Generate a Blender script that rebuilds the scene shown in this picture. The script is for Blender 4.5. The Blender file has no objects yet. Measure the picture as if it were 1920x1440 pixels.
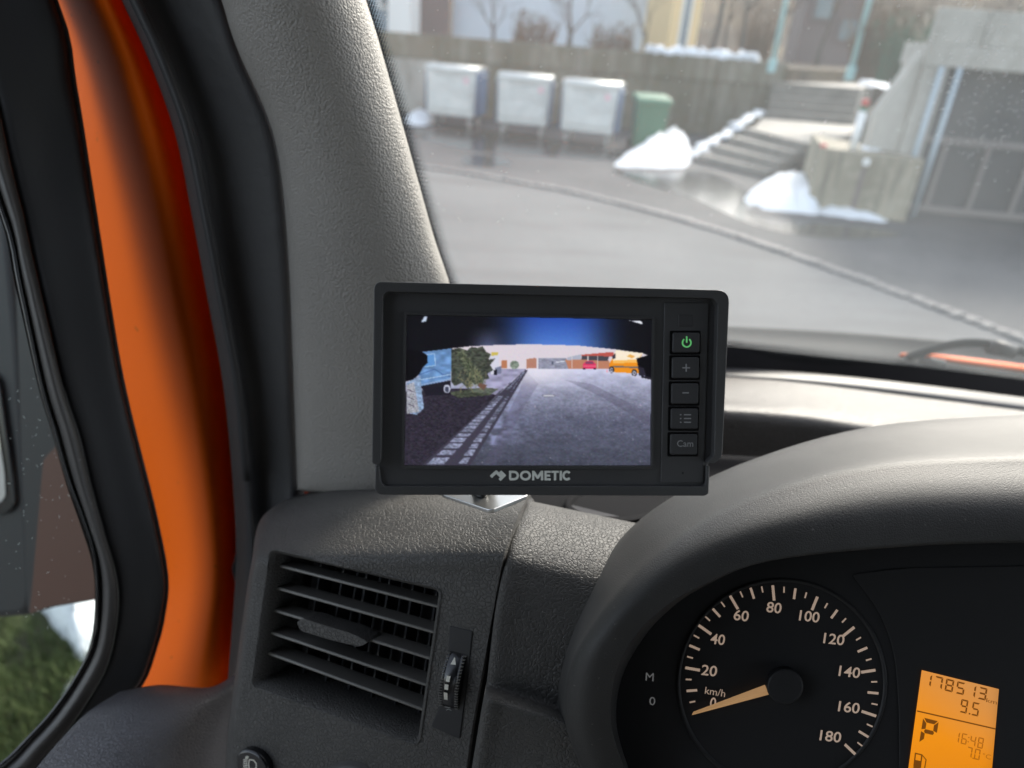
import bpy, bmesh, math, random
import numpy as np
from mathutils import Vector, Matrix, noise
random.seed(7); rng = np.random.default_rng(11)
SC = bpy.context.scene
COL = SC.collection
# ------------------------------------------------------------------ camera, light, exposure
F = 1331.0; TH = math.radians(26.5); RO = math.radians(4.6); H = 2.1
fw = np.array([0, math.cos(TH), -math.sin(TH)]); r0 = np.array([1., 0, 0]); u0 = np.array([0, math.sin(TH), math.cos(TH)])
RR = math.cos(RO)*r0 + math.sin(RO)*u0; UU = -math.sin(RO)*r0 + math.cos(RO)*u0
CAM = np.array([0, 0, H])
cd = bpy.data.cameras.new('camera'); cam = bpy.data.objects.new('camera', cd); COL.objects.link(cam); SC.camera = cam
cd.sensor_width = 36; cd.lens = 36*F/1920; cd.clip_start = .01; cd.clip_end = 900
m = Matrix.Identity(4)
for i in range(3):
    m[i][0] = RR[i]; m[i][1] = UU[i]; m[i][2] = -fw[i]; m[i][3] = CAM[i]
cam.matrix_world = m
cd.dof.use_dof = True; cd.dof.focus_distance = .35; cd.dof.aperture_fstop = 6.6
EV = 1.85; EM = 2.0**(-EV)
SUN_AZ, SUN_EL = 30, 29
w = bpy.data.worlds.new('World'); SC.world = w; w.use_nodes = True
sky = w.node_tree.nodes.new('ShaderNodeTexSky'); sky.sky_type = 'NISHITA'; sky.sun_disc = False
sky.sun_elevation = math.radians(SUN_EL); sky.sun_rotation = math.radians(SUN_AZ); sky.dust_density = 2.0; sky.ozone_density = 1.0
hs = w.node_tree.nodes.new('ShaderNodeHueSaturation'); hs.inputs['Saturation'].default_value = .48   # thin high cloud: a paler sky
w.node_tree.links.new(sky.outputs[0], hs.inputs['Color']); w.node_tree.links.new(hs.outputs[0], w.node_tree.nodes['Background'].inputs[0])
w.node_tree.nodes['Background'].inputs[1].default_value = .15
sl = bpy.data.lights.new('sun', 'SUN'); sl.energy = 1.2; sl.angle = math.radians(12); sl.color = (1, .91, .80)
so = bpy.data.objects.new('sun', sl); COL.objects.link(so)
sd = Vector((math.sin(math.radians(SUN_AZ))*math.cos(math.radians(SUN_EL)), math.cos(math.radians(SUN_AZ))*math.cos(math.radians(SUN_EL)), math.sin(math.radians(SUN_EL))))
so.rotation_euler = sd.to_track_quat('Z', 'Y').to_euler(); so.location = sd*60
SC.view_settings.view_transform = 'Standard'; SC.view_settings.look = 'None'; SC.view_settings.gamma = 1; SC.view_settings.exposure = EV
try: SC.view_settings.use_curve_mapping = False
except Exception: pass
SC.render.engine = 'CYCLES'; SC.cycles.use_denoising = True; SC.cycles.max_bounces = 8; SC.cycles.transparent_max_bounces = 16
SC.cycles.sample_clamp_indirect = 6; SC.cycles.caustics_reflective = False; SC.cycles.caustics_refractive = False

# ------------------------------------------------------------------ helpers: pixels to places
def P(x, y, d): return CAM + d*(fw + (x-960)/F*RR - (y-720)/F*UU)
def G(x, y, z=0.):
    v = P(x, y, 1) - CAM; t = (z-H)/v[2]; return CAM + t*v
def pix(p):
    q = np.array(p, float)-CAM; d = q@fw; return 960+F*(q@RR)/d, 720-F*(q@UU)/d, d
def VZ(y, g):                                  # height above the point g that is seen at row y
    lo, hi = -2., H+6.
    for _ in range(50):
        mid = (lo+hi)/2
        if pix([g[0], g[1], mid])[1] > y: lo = mid
        else: hi = mid
    return lo
class Pl:                                      # a plane of the cab through three measured points
    def __init__(s, a, b, c):
        A, B, C_ = P(*a), P(*b), P(*c); n = np.cross(B-A, C_-A); n /= np.linalg.norm(n)
        if n@(CAM-A) < 0: n = -n
        s.p, s.n = A, n
    def hit(s, x, y, h=0.):
        v = P(x, y, 1)-CAM; t = ((s.p-CAM)@s.n)/(v@s.n); return CAM + t*v + h*s.n
    def d(s, x, y):
        v = P(x, y, 1)-CAM; return ((s.p-CAM)@s.n)/(v@s.n)
def setprops(o, label=None, cat=None, group=None, kind=None):
    if label: o['label'] = label
    if cat: o['category'] = cat
    if group: o['group'] = group
    if kind: o['kind'] = kind
    return o
ORG = {}
def thing(name, label, cat, loc, group=None):
    o = bpy.data.objects.new(name, None); COL.objects.link(o); o.location = Vector(loc); o.empty_display_size = .05
    ORG[o.name] = Vector(loc); return setprops(o, label, cat, group)
def link(name, me, mat, parent=None, smooth=False, kind=None):
    o = bpy.data.objects.new(name, me); COL.objects.link(o)
    if mat: me.materials.append(mat)
    if smooth:
        me.polygons.foreach_set('use_smooth', [True]*len(me.polygons))
    if parent is not None:
        og = ORG[parent.name]; me.transform(Matrix.Translation(-og)); o.parent = parent
    ORG[o.name] = ORG[parent.name] if parent is not None else Vector((0, 0, 0))
    if kind: o['kind'] = kind
    return o
def mesh(name, vs, fs, mat, parent=None, smooth=False, kind=None):
    me = bpy.data.meshes.new(name); me.from_pydata([tuple(map(float, v)) for v in vs], [], fs); me.update()
    return link(name, me, mat, parent, smooth, kind)
def fixn(o):
    bm = bmesh.new(); bm.from_mesh(o.data); bmesh.ops.recalc_face_normals(bm, faces=bm.faces); bm.to_mesh(o.data); bm.free(); return o
def bevel(o, wdt, seg=2, ang=30):
    b = o.modifiers.new('bevel', 'BEVEL'); b.width = wdt; b.segments = seg; b.limit_method = 'ANGLE'; b.angle_limit = math.radians(ang)
    b.harden_normals = False
    o.data.polygons.foreach_set('use_smooth', [True]*len(o.data.polygons))
    try: o.data.set_sharp_from_angle(angle=math.radians(50))
    except Exception: pass
    return o
def cr(pts, n, closed=False):                  # Catmull-Rom through rows of numbers
    p = np.array(pts, float)
    if n <= 1: return p
    N = len(p); out = []
    for i in range(N if closed else N-1):
        if closed: a, b, c, d = p[(i-1) % N], p[i], p[(i+1) % N], p[(i+2) % N]
        else:
            b, c = p[i], p[i+1]; a = p[i-1] if i > 0 else 2*b-c; d = p[i+2] if i+2 < N else 2*c-b
        for k in range(n):
            t = k/n
            out.append(.5*((2*b)+(-a+c)*t+(2*a-5*b+4*c-d)*t*t+(-a+3*b-3*c+d)*t**3))
    if not closed: out.append(p[-1])
    return np.array(out)
def loft(name, rows, mat, parent=None, nu=5, nv=5, th=.003, world=False, smooth=True):
    g = np.array(rows, float)
    g = np.stack([cr(g[i], nu) for i in range(len(g))])
    g = np.stack([cr(g[:, j], nv) for j in range(g.shape[1])], 1)
    nr, nc = g.shape[:2]
    vs = [v if world else P(*v) for v in g.reshape(-1, 3)]
    fs = [(i*nc+j, i*nc+j+1, (i+1)*nc+j+1, (i+1)*nc+j) for i in range(nr-1) for j in range(nc-1)]
    a, b, c = vs[(nr//2)*nc+nc//2], vs[(nr//2)*nc+nc//2-1], vs[(nr//2-1)*nc+nc//2]
    nn = np.cross(np.array(b)-a, np.array(c)-a)      # normal of (a,b,c): compare with face order
    f0 = fs[((nr-1)//2)*(nc-1)+(nc-1)//2]; q = [np.array(vs[i]) for i in f0]
    if np.cross(q[1]-q[0], q[2]-q[0])@(CAM-q[0]) < 0: fs = [f[::-1] for f in fs]
    o = mesh(name, vs, fs, mat, parent, smooth)
    if th:
        s = o.modifiers.new('solid', 'SOLIDIFY'); s.thickness = th; s.offset = -1
    return o
def rp(pts, r, n=5):                           # polygon with rounded corners
    out = []; N = len(pts); rs = r if hasattr(r, '__len__') else [r]*N
    for i in range(N):
        a, b, c = (np.array(pts[k], float) for k in ((i-1) % N, i, (i+1) % N))
        u, v = a-b, c-b; lu, lv = np.linalg.norm(u), np.linalg.norm(v)
        q = min(rs[i], .48*lu, .48*lv)
        if q < .01: out.append(tuple(b)); continue
        A, C_ = b+u/lu*q, b+v/lv*q
        for k in range(n+1):
            t = k/n; out.append(tuple((1-t)**2*A+2*t*(1-t)*b+t*t*C_))
    return out
def area(p): return .5*sum(p[i][0]*p[(i+1) % len(p)][1]-p[(i+1) % len(p)][0]*p[i][1] for i in range(len(p)))
def prism(name, pts, pl, h0, h1, mat, parent=None, bv=0, seg=2, top_mat=None):
    hit = pl.hit
    if area(pts) > 0: pts = pts[::-1]          # pixel rows run down: make the loop anticlockwise towards the camera
    n = len(pts)
    vs = [hit(x, y, h1) for x, y in pts]+[hit(x, y, h0) for x, y in pts]
    fs = [tuple(range(n)), tuple(range(2*n-1, n-1, -1))]+[(i, n+i, n+(i+1) % n, (i+1) % n) for i in range(n)]
    o = mesh(name, vs, fs, mat, parent); fixn(o)
    if bv: bevel(o, bv, seg)
    return o
def resample(pts, n):
    p = np.array(pts+[pts[0]], float); s = np.r_[0, np.cumsum(np.linalg.norm(np.diff(p, axis=0), axis=1))]
    t = np.linspace(0, s[-1], n, endpoint=False); return np.c_[np.interp(t, s, p[:, 0]), np.interp(t, s, p[:, 1])]
def ringloft(name, loops, pl, mat, parent=None, n=0, closed_profile=False, smooth=False):
    """loops: list of (points, height above the plane); strips between matching loops"""
    L = [(np.array(p) if not n else resample(p, n), h) for p, h in loops]; N = len(L[0][0])
    vs = [pl.hit(x, y, h) for p, h in L for x, y in p]; fs = []
    for k in range(len(L) if closed_profile else len(L)-1):
        a, b = k*N, ((k+1) % len(L))*N
        fs += [(a+i, a+(i+1) % N, b+(i+1) % N, b+i) for i in range(N)]
    return fixn(mesh(name, vs, fs, mat, parent, smooth))
def stroke(pts, wd):                           # polyline to polygon
    p = [np.array(q, float) for q in pts]; L, R_ = [], []
    for i in range(len(p)):
        d1 = p[i]-p[i-1] if i > 0 else p[1]-p[0]; d2 = p[i+1]-p[i] if i < len(p)-1 else d1
        d1 = d1/np.linalg.norm(d1); d2 = d2/np.linalg.norm(d2); n1 = np.array([-d1[1], d1[0]]); n2 = np.array([-d2[1], d2[0]])
        mm = n1+n2; mm /= np.linalg.norm(mm); k = wd/2/max(.35, mm@n1); L.append(tuple(p[i]+mm*k)); R_.append(tuple(p[i]-mm*k))
    return L+R_[::-1]
def arc(cx, cy, r, a0, a1, n=16, ry=None):
    ry = r if ry is None else ry
    return [(cx+r*math.cos(math.radians(a0+(a1-a0)*k/n)), cy-ry*math.sin(math.radians(a0+(a1-a0)*k/n))) for k in range(n+1)]
def disc(cx, cy, r, ry=None, n=28): return arc(cx, cy, r, 0, 360-360/n, n-1, ry)
def polys(name, plist, pl, h0, h1, mat, parent):   # several flat prints of one sign as one mesh
    vs, fs = [], []
    for pts in plist:
        if area(pts) > 0: pts = pts[::-1]
        n = len(pts); o = len(vs)
        vs += [pl.hit(x, y, h1) for x, y in pts]+[pl.hit(x, y, h0) for x, y in pts]
        fs += [tuple(range(o, o+n))]+[(o+i, o+n+i, o+n+(i+1) % n, o+(i+1) % n) for i in range(n)]
    return mesh(name, vs, fs, mat, parent)
def text(name, s, pl, org, ex, ey, h, mat, parent, bold=0., fit=None, align='LEFT'):
    """letters laid on a plane: org = pixel of the baseline start, ex / ey = pixel vectors of one unit of cap height"""
    cu = bpy.data.curves.new(name, 'FONT'); cu.body = s; cu.size = 1; cu.offset = bold; cu.resolution_u = 4
    t = bpy.data.objects.new(name, cu); COL.objects.link(t)
    dg = bpy.context.evaluated_depsgraph_get(); me = bpy.data.meshes.new_from_object(t.evaluated_get(dg))
    bpy.data.objects.remove(t); v = np.array([q.co[:] for q in me.vertices])
    x0, x1 = v[:, 0].min(), v[:, 0].max(); y1 = .73
    v[:, 0] -= x0; wd = x1-x0; v[:, :2] /= y1; wd /= y1
    sx = fit/wd if fit else 1.
    if align == 'CENTER': v[:, 0] -= wd/2
    org, ex, ey = (np.array(q, float) for q in (org, ex, ey))
    for i, q in enumerate(me.vertices):
        px = org+v[i, 0]*sx*ex+v[i, 1]*ey; q.co = Vector(pl.hit(px[0], px[1], h))
    me.update(); return link(name, me, mat, parent)
class MB:                                      # boxes, tubes and prisms collected in one mesh
    def __init__(s): s.v, s.f = [], []
    def add(s, vs, fs):
        o = len(s.v); s.v += [tuple(map(float, q)) for q in vs]; s.f += [tuple(i+o for i in f) for f in fs]; return s
    def box(s, c, sz, rz=0, ax=None):
        c = np.array(c, float); X = np.array([math.cos(rz), math.sin(rz), 0]); Y = np.array([-math.sin(rz), math.cos(rz), 0]); Z = np.array([0, 0, 1.])
        if ax is not None: X, Y, Z = ax
        vs = [c+X*a*sz[0]/2+Y*b*sz[1]/2+Z*e*sz[2]/2 for a in (-1, 1) for b in (-1, 1) for e in (-1, 1)]
        return s.add(vs, [(0, 1, 3, 2), (4, 6, 7, 5), (0, 4, 5, 1), (2, 3, 7, 6), (0, 2, 6, 4), (1, 5, 7, 3)])
    def tube(s, a, b, ra, rb=None, n=10, cap=True):
        a, b = np.array(a, float), np.array(b, float); rb = ra if rb is None else rb; d = b-a; d /= np.linalg.norm(d)
        t = np.array([0, 0, 1.]) if abs(d[2]) < .9 else np.array([1., 0, 0]); X = np.cross(d, t); X /= np.linalg.norm(X); Y = np.cross(d, X)
        an = [2*math.pi*k/n for k in range(n)]
        vs = [a+ra*(X*math.cos(q)+Y*math.sin(q)) for q in an]+[b+rb*(X*math.cos(q)+Y*math.sin(q)) for q in an]
        fs = [(i, (i+1) % n, n+(i+1) % n, n+i) for i in range(n)]
        if cap: fs += [tuple(range(n-1, -1, -1)), tuple(range(n, 2*n))]
        return s.add(vs, fs)
    def pipe(s, pts, rs, n=8):
        pts = [np.array(p, float) for p in pts]; rs = rs if hasattr(rs, '__len__') else [rs]*len(pts); vs = []; fs = []
        for i, p in enumerate(pts):
            d = pts[min(i+1, len(pts)-1)]-pts[max(i-1, 0)]; d = d/np.linalg.norm(d)
            t = np.array([0, 0, 1.]) if abs(d[2]) < .9 else np.array([1., 0, 0]); X = np.cross(d, t); X /= np.linalg.norm(X); Y = np.cross(d, X)
            vs += [p+rs[i]*(X*math.cos(2*math.pi*k/n)+Y*math.sin(2*math.pi*k/n)) for k in range(n)]
        for i in range(len(pts)-1): fs += [(i*n+k, i*n+(k+1) % n, (i+1)*n+(k+1) % n, (i+1)*n+k) for k in range(n)]
        fs += [tuple(range(n-1, -1, -1)), tuple(range((len(pts)-1)*n, len(pts)*n))]
        return s.add(vs, fs)
    def prism(s, foot, z0, z1):                # foot: world (x, y) loop; z0, z1 numbers or lists
        n = len(foot); z0 = z0 if hasattr(z0, '__len__') else [z0]*n; z1 = z1 if hasattr(z1, '__len__') else [z1]*n
        vs = [(p[0], p[1], z0[i]) for i, p in enumerate(foot)]+[(p[0], p[1], z1[i]) for i, p in enumerate(foot)]
        return s.add(vs, [tuple(range(n-1, -1, -1)), tuple(range(n, 2*n))]+[(i, (i+1) % n, n+(i+1) % n, n+i) for i in range(n)])
    def build(s, name, mat, parent=None, smooth=False, kind=None, bv=0):
        o = fixn(mesh(name, s.v, s.f, mat, parent, smooth, kind))
        if bv: bevel(o, bv)
        return o

# ------------------------------------------------------------------ materials
def srgb(r, g, b): return tuple((c/255/12.92 if c/255 <= .04045 else ((c/255+.055)/1.055)**2.4) for c in (r, g, b))
def mat(name, col, rough=.5, spec=.5, metal=0., bump=None, var=None, dust=None, emis=None, es=0., coat=0., sheen=0., streak=None):
    M = bpy.data.materials.new(name); M.use_nodes = True; nt = M.node_tree; B = nt.nodes['Principled BSDF']; N = nt.nodes.new; Lk = nt.links.new
    B.inputs['Base Color'].default_value = (*col, 1); B.inputs['Roughness'].default_value = rough; B.inputs['Metallic'].default_value = metal
    B.inputs['Specular IOR Level'].default_value = spec
    if coat: B.inputs['Coat Weight'].default_value = coat; B.inputs['Coat Roughness'].default_value = .12
    if sheen: B.inputs['Sheen Weight'].default_value = sheen; B.inputs['Sheen Roughness'].default_value = .4
    if emis: B.inputs['Emission Color'].default_value = (*emis, 1); B.inputs['Emission Strength'].default_value = es
    tc = N('ShaderNodeTexCoord'); last = None
    def noise(sc, det=4, rgh=.6, vec=None):
        t = N('ShaderNodeTexNoise'); t.inputs['Scale'].default_value = sc; t.inputs['Detail'].default_value = det; t.inputs['Roughness'].default_value = rgh
        Lk(vec or tc.outputs['Object'], t.inputs['Vector']); return t.outputs['Fac']
    def ramp(src, a, b):
        r_ = N('ShaderNodeMapRange'); r_.inputs['From Min'].default_value = a; r_.inputs['From Max'].default_value = b; Lk(src, r_.inputs['Value']); return r_.outputs['Result']
    def mixc(fac, A, Bc):
        x = N('ShaderNodeMix'); x.data_type = 'RGBA'; Lk(fac, x.inputs['Factor'])
        for sock, val in ((x.inputs['A'], A), (x.inputs['B'], Bc)):
            if isinstance(val, tuple): sock.default_value = (*val, 1)
            else: Lk(val, sock)
        return x.outputs['Result']
    cur = col
    for vr in (var or []):                     # (scale, from, to, colour, stretch z)
        vec = None
        if len(vr) > 4:
            mp = N('ShaderNodeMapping'); mp.inputs['Scale'].default_value = vr[4]; Lk(tc.outputs['Object'], mp.inputs['Vector']); vec = mp.outputs['Vector']
        cur = mixc(ramp(noise(vr[0], 5, .6, vec), vr[1], vr[2]), cur, vr[3])
    if dust:
        cur = mixc(ramp(noise(dust[0], 2, .5), dust[1], dust[1]+.06), cur, dust[2])
    if not isinstance(cur, tuple): Lk(cur, B.inputs['Base Color'])
    if bump:
        kind, sc, dist = bump[:3]; bn = N('ShaderNodeBump'); bn.inputs['Strength'].default_value = 1; bn.inputs['Distance'].default_value = dist
        if kind in ('leather', 'pebble'):
            nz = N('ShaderNodeTexNoise'); nz.inputs['Scale'].default_value = sc*.5; nz.inputs['Detail'].default_value = 2; Lk(tc.outputs['Object'], nz.inputs['Vector'])
            ad = N('ShaderNodeVectorMath'); ad.operation = 'MULTIPLY_ADD'; ad.inputs[1].default_value = (1.1/sc,)*3
            Lk(nz.outputs['Color'], ad.inputs[0]); Lk(tc.outputs['Object'], ad.inputs[2])
            v = N('ShaderNodeTexVoronoi'); v.inputs['Scale'].default_value = sc; Lk(ad.outputs[0], v.inputs['Vector'])
            v.feature = 'DISTANCE_TO_EDGE' if kind == 'leather' else 'SMOOTH_F1'
            hgt = ramp(v.outputs['Distance'], 0, .13) if kind == 'leather' else ramp(v.outputs['Distance'], .9, .1)
            mx = N('ShaderNodeMath'); mx.operation = 'MULTIPLY_ADD'; mx.inputs[1].default_value = .3; Lk(noise(sc*2.3, 2), mx.inputs[0]); Lk(hgt, mx.inputs[2])
            Lk(mx.outputs[0], bn.inputs['Height'])
        else: Lk(noise(sc, 6, .65), bn.inputs['Height'])
        Lk(bn.outputs['Normal'], B.inputs['Normal'])
    return M
K = {}
K['dash'] = mat('dash_leather', (.074, .071, .066), .58, .4, bump=('leather', 430, .00036), var=[(14, .4, .75, (.052, .05, .046))])
K['hood'] = mat('hood_plastic', (.037, .036, .034), .53, .28, bump=('pebble', 1500, .00010), dust=(520, .71, (.12, .117, .11)), var=[(18, .45, .8, (.055, .053, .05))], sheen=.02)
K['pad'] = mat('pad_plastic', (.050, .043, .037), .47, .5, bump=('leather', 420, .0003))
K['strip'] = mat('defroster_plastic', (.04, .04, .042), .5, .35)
K['trim'] = mat('pillar_vinyl', (.25, .237, .214), .55, .35, bump=('pebble', 760, .0006), var=[(9, .4, .8, (.225, .213, .192))])
K['orange'] = mat('orange_paint', (.80, .125, .004), .5, .08, var=[(60, .68, .74, (.35, .08, .01))])
K['rubber'] = mat('rubber', (.026, .026, .027), .55, .4, bump=('noise', 90, .0006), var=[(30, .5, .8, (.025, .025, .025))])
K['black'] = mat('black_plastic', (.024, .024, .025), .5, .35, bump=('noise', 300, .0001))
K['seal'] = mat('seal_plastic', (.05, .047, .044), .42, .5, bump=('noise', 200, .0002), dust=(350, .7, (.12, .12, .11)))
K['gloss'] = mat('gloss_black', (.008, .008, .009), .18, .5)
K['card'] = mat('door_card_vinyl', (.12, .117, .125), .5, .45, bump=('leather', 480, .0006))
K['mon'] = mat('monitor_plastic', (.058, .058, .060), .48, .5, bump=('noise', 1800, .00003))
K['monrim'] = mat('monitor_rim_plastic', (.060, .060, .060), .4, .5)
K['button'] = mat('button_rubber', (.045, .045, .047), .5, .45)
K['icon'] = mat('grey_print', (.35, .36, .36), .6, .3)
K['iconw'] = mat('white_print', (.55, .58, .56), .6, .3, emis=(.55, .6, .58), es=.12*EM)
K['green'] = mat('green_backlight', (.12, .4, .14), .6, .3, emis=(.12, .5, .16), es=.6*EM)
K['metal'] = mat('brushed_metal', (.55, .55, .54), .35, .5, 1.0)
K['bolt'] = mat('dark_steel', (.05, .05, .05), .4, .5, .8)
K['slat'] = mat('vent_plastic', (.15, .145, .132), .42, .5)
K['tick'] = mat('dial_print', (.45, .36, .29), .6, .2, emis=(.62, .45, .34), es=.42*EM)
K['dim'] = mat('dim_print', (.3, .3, .3), .6, .2, emis=(.3, .3, .3), es=.25*EM)
K['needle'] = mat('needle_plastic', (.55, .33, .17), .5, .3, emis=(.75, .42, .18), es=.35*EM)
K['face'] = mat('dial_face', (.017, .017, .018), .6, .3)
K['facep'] = mat('cluster_plastic', (.022, .022, .023), .5, .35, bump=('noise', 900, .00005))
K['lcdink'] = mat('lcd_ink', (.04, .02, .003), .6, .2, emis=srgb(120, 68, 14), es=.85*EM)
K['lcdink2'] = mat('lcd_ink_faint', (.05, .03, .005), .6, .2, emis=srgb(176, 100, 18), es=.9*EM)
def emgrad():
    M = bpy.data.materials.new('lcd_backlight'); M.use_nodes = True; nt = M.node_tree; B = nt.nodes['Principled BSDF']
    B.inputs['Base Color'].default_value = (.12, .07, .03, 1); B.inputs['Roughness'].default_value = .25
    ca = nt.nodes.new('ShaderNodeVertexColor'); ca.layer_name = 'Col'
    nt.links.new(ca.outputs['Color'], B.inputs['Emission Color']); B.inputs['Emission Strength'].default_value = 1.0*EM
    return M
K['lcd'] = emgrad()
def screenmat():
    M = bpy.data.materials.new('screen_picture'); M.use_nodes = True; nt = M.node_tree; B = nt.nodes['Principled BSDF']
    B.inputs['Base Color'].default_value = (.01, .01, .012, 1); B.inputs['Roughness'].default_value = .22; B.inputs['Specular IOR Level'].default_value = .3
    ca = nt.nodes.new('ShaderNodeVertexColor'); ca.layer_name = 'Col'
    nt.links.new(ca.outputs['Color'], B.inputs['Emission Color']); B.inputs['Emission Strength'].default_value = .97*EM
    return M
K['screen'] = screenmat()
def glassmat(name, tint, dust, gl, dustcol=(.9, .9, .9)):
    M = bpy.data.materials.new(name); M.use_nodes = True; nt = M.node_tree; N = nt.nodes.new; Lk = nt.links.new
    out = nt.nodes['Material Output']; nt.nodes.remove(nt.nodes['Principled BSDF'])
    tr = N('ShaderNodeBsdfTransparent'); tr.inputs[0].default_value = (*tint, 1)
    gg = N('ShaderNodeBsdfGlossy'); gg.inputs['Roughness'].default_value = .02
    fr = N('ShaderNodeFresnel'); fr.inputs[0].default_value = gl
    tl = N('ShaderNodeBsdfTranslucent'); tl.inputs[0].default_value = (*dustcol, 1)
    m1 = N('ShaderNodeMixShader'); m2 = N('ShaderNodeMixShader')
    tc = N('ShaderNodeTexCoord'); nz = N('ShaderNodeTexNoise'); nz.inputs['Scale'].default_value = 6; nz.inputs['Detail'].default_value = 5
    mr = N('ShaderNodeMapRange'); mr.inputs['To Min'].default_value = dust*.75; mr.inputs['To Max'].default_value = dust*1.25
    mr.inputs['From Min'].default_value = .3; mr.inputs['From Max'].default_value = .7
    Lk(tc.outputs['Object'], nz.inputs['Vector']); Lk(nz.outputs['Fac'], mr.inputs['Value']); Lk(mr.outputs['Result'], m1.inputs[0])
    Lk(tr.outputs[0], m1.inputs[1]); Lk(tl.outputs[0], m1.inputs[2])
    Lk(fr.outputs[0], m2.inputs[0]); Lk(m1.outputs[0], m2.inputs[1]); Lk(gg.outputs[0], m2.inputs[2]); Lk(m2.outputs[0], out.inputs[0])
    return M
K['glass'] = glassmat('windscreen_glass', (.93, .95, .94), .058, 1.045, (.86, .92, .92))
K['pane'] = glassmat('door_glass', (.80, .84, .81), .006, 1.2)
K['fleck'] = mat('dirt_fleck', (.8, .8, .78), .8, .1)
K['frit'] = mat('black_frit', (.012, .012, .016), .4, .4)
# outdoors
K['road'] = mat('road_asphalt', (.128, .129, .129), .85, .2, bump=('noise', 60, .004), var=[(.35, .4, .65, (.158, .158, .157)), (.9, .5, .62, (.115, .114, .113), (.35, 1.6, 1)), (9, .5, .75, (.12, .119, .117)), (60, .55, .8, (.23, .226, .215))])
K['yard'] = mat('yard_asphalt', (.085, .084, .087), .8, .2, bump=('noise', 40, .004), var=[(.5, .4, .62, (.06, .06, .064)), (12, .5, .8, (.115, .112, .11))])
K['trayb'] = mat('tray_lining', (.010, .010, .011), .9, .06)
K['wet'] = mat('wet_asphalt', (.035, .035, .037), .14, .5, bump=('noise', 40, .0008), var=[(2.5, .5, .7, (.06, .06, .06))])
K['sett'] = mat('granite_sett', (.21, .205, .20), .6, .4, bump=('noise', 40, .006), var=[(5, .4, .6, (.12, .118, .115)), (20, .55, .8, (.3, .295, .29))])
K['snow'] = mat('snow', (.74, .77, .80), .7, .3, bump=('noise', 14, .018), var=[(3, .5, .8, (.66, .66, .64)), (14, .62, .8, (.5, .49, .46))])
K['conc'] = mat('concrete', (.40, .38, .34), .8, .3, bump=('noise', 20, .01), var=[(1.2, .4, .7, (.25, .235, .2), (1, 1, .35)), (7, .5, .8, (.46, .44, .4)), (3, .55, .75, (.16, .15, .125), (2.5, 2.5, .25))])
K['tan'] = mat('stained_tan_concrete', (.32, .285, .215), .85, .3, bump=('noise', 20, .01), var=[(1.2, .4, .65, (.2, .18, .13), (1.5, 1.5, .3)), (6, .5, .8, (.38, .35, .28)), (3, .55, .7, (.11, .10, .075), (3, 3, .2))])
K['mossc'] = mat('mossy_concrete', (.165, .15, .11), .85, .3, bump=('noise', 12, .02), var=[(.9, .4, .68, (.125, .115, .08)), (2.2, .5, .72, (.27, .25, .21), (2, 2, .2)), (5, .52, .8, (.10, .105, .055))])
K['step'] = mat('step_concrete', (.22, .205, .18), .75, .35, bump=('noise', 15, .01), var=[(3, .4, .7, (.16, .15, .13))])
K['galv'] = mat('galvanised_steel', (.62, .63, .61), .42, .5, .35, bump=('noise', 2.2, .06), var=[(4, .4, .7, (.5, .52, .51))])
K['blue'] = mat('dark_blue_side', (.07, .14, .27), .45, .5, var=[(3, .4, .7, (.14, .2, .3))])
K['wheelgrey'] = mat('caster_plastic', (.55, .54, .5), .6)
K['castertyre'] = mat('grey_caster_tyre', (.38, .37, .35), .7)
K['tyre'] = mat('rubber_tyre', (.02, .02, .02), .7)
K['sticker'] = mat('pink_sticker', (.75, .45, .5), .6)
K['binlid'] = mat('green_bin_lid', (.11, .22, .14), .5, .4)
K['bin'] = mat('green_bin_plastic', (.08, .17, .105), .5, .4)
K['white'] = mat('white_paint', (.78, .78, .76), .5)
K['red'] = mat('red_paint', (.5, .05, .04), .5)
K['dgreen'] = mat('dark_green_paint', (.04, .13, .07), .5)
K['gate'] = mat('gate_steel', (.016, .019, .025), .5, .5, var=[(2, .4, .7, (.022, .025, .031))])
K['gaterail'] = mat('gate_rail_steel', (.16, .14, .135), .5)
K['footrefl'] = mat('orange_reflection_tint', (.085, .028, .014), .5)
K['pipe'] = mat('pale_blue_pipe', (.36, .43, .48), .4)
K['teal'] = mat('turquoise_paint', (.35, .55, .55), .5)
K['bark'] = mat('bark', (.085, .075, .065), .9, .2, bump=('noise', 30, .01))
K['twig'] = mat('twig_bark', (.13, .105, .085), .9, .2)
K['shrub'] = mat('dry_shrub', (.17, .12, .08), .9, .2)
K['facade'] = mat('pale_blue_facade', (.60, .66, .72), .6, .3, var=[(.5, .4, .7, (.54, .6, .67))])
K['facadeb'] = mat('blue_grey_cladding', (.22, .30, .36), .5)
K['brownw'] = mat('brown_facade', (.15, .12, .115), .7)
K['wglass'] = mat('window_glass', (.12, .17, .2), .12, .6)
K['yellow'] = mat('yellow_render', (.82, .62, .34), .8)
K['earth'] = mat('winter_hillside', (.10, .08, .06), .9, .2, bump=('noise', 2, .3), var=[(.35, .45, .7, (.2, .15, .09)), (1.5, .5, .75, (.09, .08, .06))])
K['greenroof'] = mat('green_shrub', (.08, .13, .08), .9)
K['grassbase'] = mat('verge_soil', (.05, .055, .03), .9, .2, bump=('noise', 40, .02), var=[(6, .4, .65, (.075, .095, .035)), (2.5, .5, .7, (.06, .055, .045))])
K['grass'] = mat('grass_blade', (.085, .115, .04), .7, .3)
K['cowl'] = mat('cowl_plastic', (.013, .016, .020), .7, .06)
K['cabin'] = mat('cabin_lining', (.13, .127, .12), .8, .2)
K['cabind'] = mat('cabin_dark', (.03, .03, .03), .8, .2)
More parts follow.
